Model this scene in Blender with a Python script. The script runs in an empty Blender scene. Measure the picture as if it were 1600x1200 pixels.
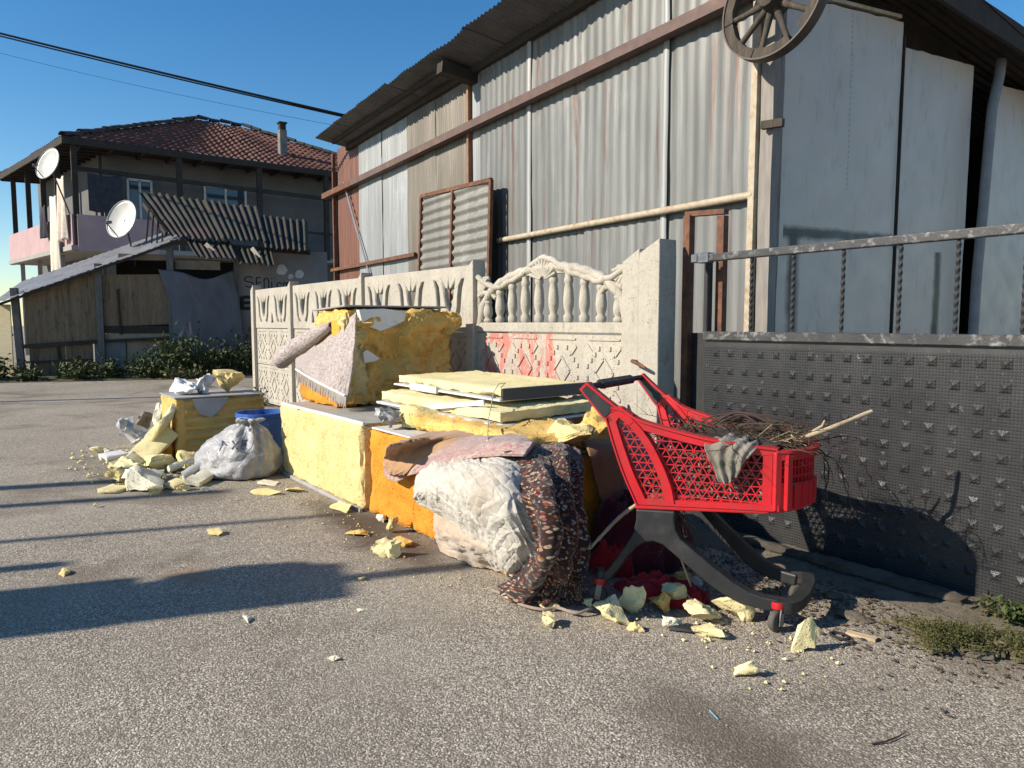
import bpy, bmesh, math, random
import numpy as np
from mathutils import Vector, Matrix, noise, Euler
R = math.radians
PI = math.pi
scene = bpy.context.scene
COL = scene.collection

# ------------------------------------------------------------------ camera, sky, sun, exposure
cam_d = bpy.data.cameras.new('camera')
cam_d.sensor_width = 36.0
cam_d.lens = 36.0 * 1150 / 1600
cam_d.clip_start = 0.05
cam_d.clip_end = 2000
cam = bpy.data.objects.new('camera', cam_d)
COL.objects.link(cam)
cam.location = (2.81, -3.442, 1.2)
cam.rotation_euler = (R(90 - 4.7224), 0, R(143.829 - 90))
scene.camera = cam

SUN_DIR = Vector((0.30, 0.954, 0)).normalized()      # where the rays go, on the ground
SUN_EL = R(30)
world = bpy.data.worlds.new('World')
scene.world = world
world.use_nodes = True
wn = world.node_tree.nodes
wl = world.node_tree.links
for n_ in list(wn):
    wn.remove(n_)
sky = wn.new('ShaderNodeTexSky')
sky.sky_type = 'NISHITA'
sky.sun_disc = False
sky.sun_elevation = SUN_EL
sky.sun_rotation = math.atan2(-SUN_DIR.x, -SUN_DIR.y)
sky.altitude = 100
sky.air_density = 1.0
sky.dust_density = 0.05
sky.ozone_density = 2.0
bg = wn.new('ShaderNodeBackground')
bg.inputs['Strength'].default_value = 0.105
wo = wn.new('ShaderNodeOutputWorld')
hs = wn.new('ShaderNodeHueSaturation')
hs.inputs['Saturation'].default_value = 1.36
wl.new(sky.outputs[0], hs.inputs['Color'])
wl.new(hs.outputs[0], bg.inputs[0])
wl.new(bg.outputs[0], wo.inputs[0])

sun_d = bpy.data.lights.new('sun', 'SUN')
sun_d.energy = 5.0
sun_d.angle = R(0.53)
sun_d.color = (1.0, 0.905, 0.775)
sun = bpy.data.objects.new('sun', sun_d)
COL.objects.link(sun)
ray = Vector((SUN_DIR.x * math.cos(SUN_EL), SUN_DIR.y * math.cos(SUN_EL), -math.sin(SUN_EL)))
sun.rotation_euler = ray.to_track_quat('-Z', 'Y').to_euler()
sun.location = (-3, -8, 12)

vs = scene.view_settings
vs.view_transform = 'Standard'
vs.look = 'None'
vs.exposure = 0.5
vs.gamma = 1.0
vs.use_curve_mapping = False
scene.cycles.max_bounces = 6
scene.cycles.diffuse_bounces = 3
scene.cycles.glossy_bounces = 3
scene.cycles.transparent_max_bounces = 8
scene.cycles.use_denoising = True

# ------------------------------------------------------------------ helpers
def fbm(p, o=3, h=.6):
    a, s, f = 0.0, 1.0, 1.0
    for _ in range(o):
        a += s * noise.noise(Vector(p) * f)
        s *= h
        f *= 2.1
    return a

def tag(o, label=None, cat=None, group=None, kind=None):
    if label: o['label'] = label
    if cat: o['category'] = cat
    if group: o['group'] = group
    if kind: o['kind'] = kind
    return o

def empty(name, loc=(0, 0, 0), rz=0.0, label=None, cat=None, group=None):
    o = bpy.data.objects.new(name, None)
    COL.objects.link(o)
    o.location = loc
    o.rotation_euler = (0, 0, rz)
    o.empty_display_size = .1
    tag(o, label, cat, group)
    return o

def link(name, me, mat=None, parent=None, loc=None, rot=None):
    o = bpy.data.objects.new(name, me)
    COL.objects.link(o)
    if mat is not None and len(me.materials) == 0:
        for m in (mat if isinstance(mat, (list, tuple)) else [mat]):
            me.materials.append(m)
    if parent: o.parent = parent
    if loc is not None: o.location = loc
    if rot is not None: o.rotation_euler = rot
    return o

def smooth(me, ang=40):
    me.polygons.foreach_set('use_smooth', [True] * len(me.polygons))
    if ang and ang < 179:
        me.set_sharp_from_angle(angle=R(ang))

class MB:
    """collects shapes into one mesh"""
    def __init__(s):
        s.v = []; s.f = []; s.mi = []
    def add(s, vs, fs, mi=0):
        b = len(s.v)
        s.v += [tuple(p) for p in vs]
        s.f += [tuple(i + b for i in f) for f in fs]
        s.mi += [mi] * len(fs)
        return s
    def box(s, c, d, rot=None, mi=0, bev=0.0, jit=0.0):
        x, y, z = d[0] / 2, d[1] / 2, d[2] / 2
        m = None
        if rot is not None: m = Euler(rot).to_matrix()
        pts = []
        if bev <= 0:
            for a in (-1, 1):
                for b in (-1, 1):
                    for e in (-1, 1):
                        pts.append(Vector((a * x, b * y, e * z)))
            fs = [(0, 1, 3, 2), (4, 6, 7, 5), (0, 4, 5, 1), (2, 3, 7, 6), (0, 2, 6, 4), (1, 5, 7, 3)]
        else:
            bm = bmesh.new()
            bmesh.ops.create_cube(bm, size=1)
            for vv in bm.verts: vv.co = Vector((vv.co.x * d[0], vv.co.y * d[1], vv.co.z * d[2]))
            bmesh.ops.bevel(bm, geom=list(bm.edges), offset=bev, segments=1, affect='EDGES', profile=.6)
            bm.verts.index_update()
            pts = [vv.co.copy() for vv in bm.verts]
            fs = [tuple(vv.index for vv in f.verts) for f in bm.faces]
            bm.free()
        if jit: pts = [p + Vector((random.uniform(-jit, jit), random.uniform(-jit, jit), random.uniform(-jit, jit))) for p in pts]
        if m is not None: pts = [m @ p for p in pts]
        c = Vector(c)
        return s.add([p + c for p in pts], fs, mi)
    def bar(s, a, b, w, h=None, up=(0, 0, 1), mi=0):
        a = Vector(a); b = Vector(b); h = h or w
        d = (b - a).normalized(); up = Vector(up)
        if abs(d.dot(up)) > .98: up = Vector((1, 0, 0))
        r = d.cross(up).normalized(); u = r.cross(d)
        pts = []
        for p in (a, b):
            for (i, j) in ((-1, -1), (1, -1), (1, 1), (-1, 1)):
                pts.append(p + r * (i * w / 2) + u * (j * h / 2))
        return s.add(pts, [(3, 2, 1, 0), (4, 5, 6, 7), (0, 1, 5, 4), (1, 2, 6, 5), (2, 3, 7, 6), (3, 0, 4, 7)], mi)
    def tube(s, path, r, n=8, cap=True, mi=0, twist=0.0):
        path = [Vector(p) for p in path]
        k = len(path)
        rr = r if isinstance(r, (list, tuple)) else [r] * k
        prev = None; pts = []
        for i, p in enumerate(path):
            d = (path[min(i + 1, k - 1)] - path[max(i - 1, 0)])
            d = d.normalized() if d.length > 1e-9 else Vector((0, 0, 1))
            if prev is None:
                up = Vector((0, 0, 1)) if abs(d.z) < .9 else Vector((1, 0, 0))
                u = (up - d * up.dot(d)).normalized()
            else:
                u = (prev - d * prev.dot(d))
                u = u.normalized() if u.length > 1e-6 else d.orthogonal().normalized()
            prev = u
            w = d.cross(u)
            for j in range(n):
                a = 2 * PI * j / n + twist * i + (PI / 4 if n == 4 else 0)
                pts.append(p + (u * math.cos(a) + w * math.sin(a)) * rr[i])
        fs = []
        for i in range(k - 1):
            for j in range(n):
                a = i * n + j; b = i * n + (j + 1) % n
                fs.append((a, b, b + n, a + n))
        if cap:
            fs.append(tuple(range(n - 1, -1, -1)))
            fs.append(tuple((k - 1) * n + j for j in range(n)))
        return s.add(pts, fs, mi)
    def lathe(s, prof, n=14, c=(0, 0, 0), mi=0):
        pts = []; c = Vector(c)
        for (r, z) in prof:
            for j in range(n):
                a = 2 * PI * j / n
                pts.append(c + Vector((r * math.cos(a), r * math.sin(a), z)))
        fs = []
        for i in range(len(prof) - 1):
            for j in range(n):
                a = i * n + j; b = i * n + (j + 1) % n
                fs.append((a, b, b + n, a + n))
        fs.append(tuple(range(n - 1, -1, -1)))
        fs.append(tuple((len(prof) - 1) * n + j for j in range(n)))
        return s.add(pts, fs, mi)
    def grid(s, P, mi=0, close=False):
        a = len(P); b = len(P[0]); pts = [p for row in P for p in row]
        fs = []
        for i in range(a - 1):
            for j in range(b - 1 if not close else b):
                j2 = (j + 1) % b
                fs.append((i * b + j, i * b + j2, (i + 1) * b + j2, (i + 1) * b + j))
        return s.add(pts, fs, mi)
    def prism(s, poly, th, axis='y', off=0.0, mi=0):
        """poly in (x,z) extruded along y (axis y) or (x,y) extruded along z"""
        n = len(poly)
        f = (lambda p, t: (p[0], t, p[1])) if axis == 'y' else (lambda p, t: (p[0], p[1], t))
        pts = [f(p, off) for p in poly] + [f(p, off + th) for p in poly]
        fs = [tuple(range(n)), tuple(range(2 * n - 1, n - 1, -1))]
        for i in range(n):
            j = (i + 1) % n
            fs.append((j, i, i + n, j + n))
        return s.add(pts, fs, mi)
    def mesh(s, name='mesh', fix=True):
        me = bpy.data.meshes.new(name)
        me.from_pydata(s.v, [], s.f)
        if any(s.mi): me.polygons.foreach_set('material_index', s.mi)
        if fix:
            bm = bmesh.new(); bm.from_mesh(me)
            bmesh.ops.recalc_face_normals(bm, faces=bm.faces)
            bm.to_mesh(me); bm.free()
        me.update()
        return me
    def build(s, name, mat=None, parent=None, loc=None, rot=None, sm=None, fix=True):
        me = s.mesh(name, fix)
        if sm: smooth(me, sm)
        return link(name, me, mat, parent, loc, rot)

def slab(name, outer, holes, th, bev, mat, parent=None, loc=None, rot=None):
    """flat slab in the xz plane with openings, thickness th about y=0"""
    cu = bpy.data.curves.new(name, 'CURVE')
    cu.dimensions = '2D'; cu.fill_mode = 'BOTH'
    cu.extrude = max(th / 2 - bev, .001); cu.bevel_depth = bev; cu.bevel_resolution = 0; cu.offset = -bev
    for ring in [outer] + holes:
        sp = cu.splines.new('POLY'); sp.points.add(len(ring) - 1); sp.use_cyclic_u = True
        for q, p in zip(sp.points, ring): q.co = (p[0], p[1], 0, 1)
    tmp = bpy.data.objects.new('tmp', cu); COL.objects.link(tmp)
    dg = bpy.context.evaluated_depsgraph_get(); dg.update()
    me = bpy.data.meshes.new_from_object(tmp.evaluated_get(dg))
    bpy.data.objects.remove(tmp); bpy.data.curves.remove(cu)
    me.transform(Matrix.Rotation(R(90), 4, 'X'))
    me.materials.clear()
    return link(name, me, mat, parent, loc, rot)

def cat_rom(p, t):
    """p: array (n,3), t in [0,n-1]"""
    n = len(p)
    i = min(int(t), n - 2); f = t - i
    p1, p2 = p[i], p[i + 1]
    p0 = p[i - 1] if i > 0 else 2 * p1 - p2
    p3 = p[i + 2] if i + 2 < n else 2 * p2 - p1
    return .5 * ((2 * p1) + (-p0 + p2) * f + (2 * p0 - 5 * p1 + 4 * p2 - p3) * f * f + (-p0 + 3 * p1 - 3 * p2 + p3) * f ** 3)

def surf(ctrl, nu, nv):
    C = np.array(ctrl, float)
    A = np.array([[cat_rom(C[i], t) for t in np.linspace(0, C.shape[1] - 1, nv)] for i in range(C.shape[0])])
    return np.array([[cat_rom(A[:, j], t) for j in range(nv)] for t in np.linspace(0, C.shape[0] - 1, nu)])

def billow(x, y, z, o=3):
    a, s, f = 0.0, 1.0, 1.0
    for _ in range(o):
        a += s * abs(noise.noise(Vector((x * f, y * f, z + f))))
        s *= .5; f *= 2.03
    return a

def normals(P):
    du = np.gradient(P, axis=0); dv = np.gradient(P, axis=1)
    n = np.cross(du, dv); l = np.linalg.norm(n, axis=2, keepdims=True); l[l == 0] = 1
    return n / l

def cloth(name, ctrl, nu, nv, disp, mat, parent=None, thick=.008, flip=False, zmin=None, zbase=.004):
    """sheet from hand-placed control points; disp(u,v,p)-> offset along the normal"""
    P = surf(ctrl, nu, nv); N = normals(P)
    if flip: N = -N
    uv = np.zeros((nu, nv, 2))
    lu = np.concatenate([[0], np.cumsum(np.linalg.norm(np.diff(P[:, nv // 2], axis=0), axis=1))])
    lv = np.concatenate([[0], np.cumsum(np.linalg.norm(np.diff(P[nu // 2], axis=0), axis=1))])
    Q = P.copy()
    for i in range(nu):
        for j in range(nv):
            uv[i, j] = (lu[i], lv[j])
            Q[i, j] = P[i, j] + N[i, j] * disp(lu[i], lv[j], P[i, j], i / (nu - 1), j / (nv - 1))
            if zmin is not None and Q[i, j, 2] < zmin: Q[i, j, 2] = zmin + zbase * (1 + noise.noise(Vector((lu[i] * 14, lv[j] * 14, 3))))
    m = MB(); m.grid([[Q[i, j] for j in range(nv)] for i in range(nu)])
    me = m.mesh(name, fix=False)
    if flip: me.flip_normals()
    ul = me.uv_layers.new(name='UVMap')
    flat = uv.reshape(-1, 2)
    for lp in me.loops: ul.data[lp.index].uv = flat[lp.vertex_index]
    smooth(me, 180)
    o = link(name, me, mat, parent)
    if thick:
        md = o.modifiers.new('thickness', 'SOLIDIFY'); md.thickness = thick; md.offset = -1
    return o

def copy_tree(o, parent=None):
    c = o.copy(); COL.objects.link(c); c.parent = parent
    for ch in list(o.children): copy_tree(ch, c)
    return c

# ------------------------------------------------------------------ materials
class NT:
    def __init__(s, name):
        s.m = bpy.data.materials.new(name); s.m.use_nodes = True
        s.t = s.m.node_tree; s.N = s.t.nodes; s.L = s.t.links
        s.p = s.N['Principled BSDF']
    def n(s, typ, ins=None, **kw):
        nd = s.N.new('ShaderNode' + typ)
        for k, v in kw.items(): setattr(nd, k, v)
        for k, v in (ins or {}).items(): s.set(nd.inputs[k], v)
        return nd
    def set(s, sock, v):
        if hasattr(v, 'is_linked') or isinstance(v, bpy.types.NodeSocket): s.L.new(v, sock)
        else:
            if isinstance(v, (tuple, list)) and len(v) == 3 and sock.type == 'RGBA': v = (*v, 1)
            sock.default_value = v
    def co(s, kind='Object', scale=(1, 1, 1), loc=(0, 0, 0), rot=(0, 0, 0)):
        t = s.n('TexCoord'); mp = s.n('Mapping', {'Vector': t.outputs[kind], 'Scale': scale, 'Location': loc, 'Rotation': rot})
        return mp.outputs[0]
    def noise(s, vec, scale=5, det=4, rough=.6, dist=0.0):
        return s.n('TexNoise', {'Vector': vec, 'Scale': scale, 'Detail': det, 'Roughness': rough, 'Distortion': dist}).outputs[0]
    def vor(s, vec, scale=5, out=0, feature='F1', rnd=1.0):
        return s.n('TexVoronoi', {'Vector': vec, 'Scale': scale, 'Randomness': rnd}, feature=feature).outputs[out]
    def ramp(s, fac, stops):
        r = s.n('ValToRGB', {'Fac': fac}); e = r.color_ramp.elements
        while len(e) < len(stops): e.new(.5)
        for el, (p, c) in zip(e, stops):
            el.position = p
            el.color = (c, c, c, 1) if not isinstance(c, (tuple, list)) else (*c, 1)
        return r.outputs[0]
    def mix(s, f, a, b, mode='MIX'):
        x = s.n('Mix', data_type='RGBA', blend_type=mode)
        s.set(x.inputs[0], f); s.set(x.inputs[6], a); s.set(x.inputs[7], b)
        return x.outputs[2]
    def math(s, op, a, b=0.0, c=0.0):
        x = s.n('Math', operation=op); s.set(x.inputs[0], a); s.set(x.inputs[1], b); s.set(x.inputs[2], c)
        return x.outputs[0]
    def bump(s, h, st=.3, d=.01, normal=None):
        b = s.n('Bump', {'Height': h, 'Strength': st, 'Distance': d})
        if normal is not None: s.L.new(normal, b.inputs['Normal'])
        return b.outputs[0]
    def out(s, color, rough=.8, normal=None, metal=0.0, spec=.5, **kw):
        s.set(s.p.inputs['Base Color'], color); s.set(s.p.inputs['Roughness'], rough)
        s.set(s.p.inputs['Metallic'], metal); s.set(s.p.inputs['Specular IOR Level'], spec)
        if normal is not None: s.L.new(normal, s.p.inputs['Normal'])
        for k, v in kw.items(): s.set(s.p.inputs[k.replace('_', ' ')], v)
        return s.m

def plain(name, a, b=None, scale=8, rough=.7, bump=.2, bscale=40, bd=.004, metal=0.0, spec=.4, dirt=None, dscale=3, stretch=(1, 1, 1)):
    """two mottled tones, optional dirt colour, fine relief"""
    t = NT(name); v = t.co('Object', stretch)
    b = b or tuple(c * .8 for c in a)
    c = t.mix(t.ramp(t.noise(v, scale, 5, .65), [(.35, 0), (.65, 1)]), a, b)
    if dirt is not None:
        c = t.mix(t.ramp(t.noise(v, dscale, 6, .7, .4), [(.52, 0), (.7, .85)]), c, dirt)
    nb = t.bump(t.noise(v, bscale, 4, .6), bump, bd) if bump else None
    return t.out(c, rough, nb, metal, spec)
# ------------------------------------------------------------------ ground
def mat_asphalt():
    t = NT('asphalt'); v = t.co('Object')
    big = t.noise(v, .55, 5, .6, .6)
    med = t.noise(v, 4.0, 5, .65)
    base = t.mix(t.ramp(med, [(.3, 0), (.7, 1)]), (.215, .184, .143), (.31, .268, .212))
    base = t.mix(t.ramp(big, [(.38, 0), (.62, .9)]), base, (.41, .358, .285))
    # aggregate: every stone its own tone
    cell = t.n('TexVoronoi', {'Vector': v, 'Scale': 165.0}, feature='F1')
    tone = t.n('SeparateColor', {'Color': cell.outputs['Color']}).outputs[0]
    stone = t.ramp(tone, [(0, (.045, .037, .028)), (.28, (.15, .125, .094)), (.50, (.31, .267, .204)), (.75, (.50, .435, .34)), (1, (.85, .77, .63))])
    smask = t.ramp(cell.outputs['Distance'], [(.45, 1), (.80, 0)])
    wear = t.ramp(t.noise(v, 1.3, 4, .6), [(.30, .45), (.60, 1)])
    c = t.mix(t.math('MULTIPLY', smask, t.math('MULTIPLY', wear, .92)), base, stone)
    cell2 = t.n('TexVoronoi', {'Vector': v, 'Scale': 52.0}, feature='F1')
    tone2 = t.n('SeparateColor', {'Color': cell2.outputs['Color']}).outputs[1]
    m2 = t.math('MULTIPLY', t.ramp(tone2, [(.70, 0), (.78, 1)]), t.ramp(cell2.outputs['Distance'], [(.16, 1), (.30, 0)]))
    c = t.mix(t.math('MULTIPLY', m2, wear), c, (.70, .64, .54))
    # brown dirt and dark oil, each with a shape of its own
    d = t.ramp(t.noise(v, .95, 6, .62, .8), [(.54, 0), (.68, .62)])
    c = t.mix(d, c, (.135, .105, .072))
    def blot(x, y, sx, sy, rot, col, amt, c):
        w = t.co('Object', (1 / sx, 1 / sy, 0), tuple((-(math.cos(rot) * x + math.sin(rot) * y) / sx, -(-math.sin(rot) * x + math.cos(rot) * y) / sy, 0)), (0, 0, -rot))
        ln = t.n('VectorMath', {0: w}, operation='LENGTH').outputs['Value']
        ln = t.math('ADD', ln, t.math('MULTIPLY', t.math('SUBTRACT', t.noise(v, 3.5, 6, .7), .5), 1.5))
        return t.mix(t.math('MULTIPLY', t.ramp(ln, [(.25, 1), (1.0, 0)]), amt), c, col)
    c = blot(-6.6, -2.4, .95, .30, 1.1, (.022, .016, .012), .9, c)
    c = blot(-5.6, -2.2, .5, .2, 1.2, (.018, .014, .012), .8, c)
    c = blot(1.10, -1.62, .55, .2, .2, (.13, .10, .068), .45, c)
    c = blot(.45, -1.85, .55, .25, .5, (.10, .08, .058), .5, c)
    c = blot(.80, -2.35, .42, .16, -.6, (.10, .08, .058), .3, c)
    c = blot(-1.4, -1.75, 1.1, .28, .1, (.07, .055, .04), .75, c)
    c = blot(.06, -2.95, .55, .10, 1.0, (.055, .050, .045), .85, c)
    c = blot(-.05, -2.6, .5, .08, 1.1, (.06, .054, .048), .7, c)
    c = blot(-1.35, -3.0, .22, .14, .4, (.30, .17, .09), .6, c)
    c = blot(-1.9, -1.9, .8, .25, .2, (.08, .062, .042), .7, c)
    c = blot(1.75, -1.55, .7, .16, .5, (.035, .032, .03), .7, c)
    c = blot(1.9, -.35, 1.3, .35, .05, (.20, .165, .115), .7, c)
    h = t.math('ADD', t.math('MULTIPLY', t.math('MULTIPLY', smask, tone), 1.2), t.math('MULTIPLY', t.noise(v, 150, 4, .75), .5))
    nb = t.bump(h, .75, .006)
    return t.out(c, t.ramp(med, [(.3, .78), (.7, .95)]), nb, spec=.35)
M_asphalt = mat_asphalt()
def ground_h(x, y):
    return 0.0
def make_ground():
    m = MB()
    xs = [-400, -150, -60, -30] + [-20 + i * 1.0 for i in range(31)] + [16, 30, 80, 400]
    ys = [-400, -100, -40, -20, -12] + [-8 + i * 1.0 for i in range(34)] + [30, 40, 60, 120, 400]
    m.grid([[(x, y, 0) for y in ys] for x in xs])
    o = m.build('ground', M_asphalt, fix=False)
    if o.data.polygons[0].normal.z < 0: o.data.flip_normals()
    return tag(o, 'worn grey brown asphalt yard strewn with scraps', None, kind='structure')
make_ground()

# ------------------------------------------------------------------ concrete fence
def mat_concrete(name, a, b, dirt, stain=None):
    t = NT(name); v = t.co('Object')
    c = t.mix(t.ramp(t.noise(v, 3.2, 6, .65), [(.32, 0), (.68, 1)]), a, b)
    c = t.mix(t.ramp(t.noise(v, 38, 4, .7), [(.35, .35), (.6, 0)]), c, tuple(x * .55 for x in a))
    g = t.n('TexCoord'); sep = t.n('SeparateXYZ', {'Vector': g.outputs['Object']})
    c = t.mix(t.ramp(t.noise(t.co('Object', (7, 7, 1.2)), 2.2, 5, .7), [(.55, 0), (.75, .6)]), c, dirt)
    pits = t.vor(v, 55, 0)
    pm = t.math('MULTIPLY', t.ramp(pits, [(.10, 1), (.24, 0)]), t.ramp(t.noise(v, 9, 3, .6), [(.46, 0), (.58, 1)]))
    c = t.mix(pm, c, (.085, .075, .06))
    if stain is not None:
        col, box = stain
        w = t.co('Object')
        mk = t.ramp(t.noise(t.co('Object', (2.6, 2.6, 1.1)), 2.4, 5, .75, 1.2), [(.47, 0), (.54, 1)])
        sp = t.n('SeparateXYZ', {'Vector': w})
        inx = t.math('MULTIPLY', t.math('GREATER_THAN', sp.outputs[0], box[0]), t.math('LESS_THAN', sp.outputs[0], box[1]))
        c = t.mix(t.math('MULTIPLY', t.math('MULTIPLY', mk, inx), .75), c, col)
    h = t.math('SUBTRACT', t.noise(v, 42, 5, .7), t.math('MULTIPLY', pm, 1.3))
    return t.out(c, .92, t.bump(h, .55, .006), spec=.25)
M_conc = mat_concrete('cast_concrete', (.49, .45, .375), (.385, .35, .29), (.18, .16, .125))
M_conc_red = mat_concrete('cast_concrete_red_paint', (.49, .45, .375), (.395, .36, .30), (.22, .19, .15), ((.55, .13, .10), (-2.25, -1.32)))
M_rust = plain('rust', (.17, .075, .04), (.085, .042, .028), 14, .85, .4, 60, dirt=(.26, .12, .06), dscale=6)

Z1, Z2, Z3 = 0.04, 0.60, 1.125
FENCE = empty('concrete_fence', (0, 0, 0), 0, 'pale weathered precast concrete fence with tulip openings and a baluster arch', 'fence')
POSTS = [-8.38, -6.80, -4.60, -2.42, -.47]
def fence_post(x, w, h, d=.13):
    m = MB()
    n = 9
    P = []
    for k in range(n + 1):
        z = h * .93 * k / n
        P.append([(sx * w / 2 + .004 * noise.noise(Vector((x, z * 3, sx))), sy * d / 2, z) for sx, sy in ((-1, -1), (1, -1), (1, 1), (-1, 1))])
    P.append([(sx * w / 2 * .98, sy * d / 2 * .98, h * (.955 if sx < 0 else 1.0)) for sx, sy in ((-1, -1), (1, -1), (1, 1), (-1, 1))])
    m.grid(P, close=True)
    b = len(m.v) - 4
    m.f.append((b, b + 1, b + 2, b + 3)); m.mi.append(0)
    o = m.build('post', M_conc, FENCE, (x, 0, 0))
    md = o.modifiers.new('soft_edges', 'BEVEL'); md.width = .007; md.segments = 2; md.limit_method = 'ANGLE'
    return o
for i, x in enumerate(POSTS[:-1]):
    fence_post(x, .115, 1.765 - .012 * i)
fence_post(-.535, .15, 1.665, .14)
fence_post(-.372, .17, 1.712, .155)
reb = MB(); reb.tube([(-.47, -.05, .955), (-.45, -.13, .965), (-.36, -.15, .945), (-.33, -.14, .93)], [.011, .012, .012, .009], 7)
reb.build('iron_stub', M_rust, FENCE, sm=40)

def tulip_panel(x0, x1, z0, z1):
    w = x1 - x0; h = z1 - z0
    n = max(2, round(w / .62)); pw = w / n
    holes = []
    def S(cx, pts): return [(cx + a * pw, z0 + b * h) for a, b in pts]
    for k in range(n):
        cx = x0 + pw * (k + .5)
        if pw > .5:
            holes.append(S(cx, [(-.075, .40), (-.115, .55), (-.17, .82), (-.075, .68), (-.02, .66), (0, .84), (.02, .66), (.075, .68), (.17, .82), (.115, .55), (.075, .40), (.04, .30), (-.04, .30)]))
            for sgn in (-1, 1):
                q = [(.10, .19), (.17, .25), (.205, .37), (.212, .54), (.24, .70), (.31, .80), (.38, .82), (.325, .67), (.300, .50), (.285, .33), (.225, .17), (.15, .13)]
                holes.append(S(cx, [(sgn * a, b) for a, b in (q if sgn < 0 else q[::-1])]))
            holes.append(S(cx + pw / 2 if k < n - 1 else cx, [(-.075, .14), (.075, .14), (.03, .33), (0, .42), (-.03, .33)] if k < n - 1 else [(-.05, .15), (.05, .15), (.02, .24), (0, .28), (-.02, .24)]))
        else:
            holes.append(S(cx, [(-.1, .3), (-.2, .75), (0, .62), (.2, .75), (.1, .3)]))
            for sgn in (-1, 1):
                q = [(.18, .16), (.30, .30), (.34, .55), (.42, .76), (.42, .55), (.38, .30), (.28, .15)]
                holes.append(S(cx, [(sgn * a, b) for a, b in q]))
    return slab('tulip_panel', [(x0, z0), (x1, z0), (x1, z1), (x0, z1)], holes, .055, .006, M_conc, FENCE)

def diamond_panel(x0, x1, z0, z1, mat, fine=False):
    w = x1 - x0; h = z1 - z0; cz = (z0 + z1) / 2
    m = MB()
    m.box(((x0 + x1) / 2, .004, cz), (w, .042, h - .008), bev=.005)
    p = m.build('diamond_panel', mat, FENCE)
    n = max(2, round(w / .50)); pw = w / n
    rl = MB()
    def strip(a, b, wd=.022):
        rl.bar((a[0], -.0205, a[1]), (b[0], -.0205, b[1]),   .010, wd, up=(0, 0, 1) if abs(a[0] - b[0]) > 1e-4 else (1, 0, 0))
    for k in range(n):
        cx = x0 + pw * (k + .5); a = pw * .21; b = h * .20
        for s in (.95,):
            q = [(cx - a * s, cz), (cx, cz + b * s), (cx + a * s, cz), (cx, cz - b * s)]
            for i in range(4): strip(q[i], q[(i + 1) % 4], .016)
        for sx in (-1, 1):
            for sz in (-1, 1):
                strip((cx + sx * pw * .24, cz + sz * h * .23), (cx + sx * pw * .36, cz + sz * h * .34), .022)
        if k < n - 1 or True:
            for sz in (-1, 1):
                for i in range(4):
                    f = .15 + i / 4.6
                    for sx in (-1, 1):
                        rl.box((cx + sx * (pw * .06 + f * pw * .40), -.0205, cz + sz * (h * .37 - f * h * .36)), (.024, .012, .030))
        strip((cx - pw * .34, cz + h * .43), (cx + pw * .34, cz + h * .43), .012)
        strip((cx - pw * .34, cz - h * .43), (cx + pw * .34, cz - h * .43), .012)
    tag(rl.build('relief', mat, p), kind='stuff')
for i in range(4):
    a = POSTS[i] + .05; b = POSTS[i + 1] - (.05 if i < 3 else .13)
    mt = M_conc_red if i == 3 else M_conc
    for (lo, hi) in ((Z1, Z2), (Z2, Z3)):
        diamond_panel(a, b, lo, hi, mt)
    if i < 3: tulip_panel(a, b, Z3 + .004, 1.69)

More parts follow.
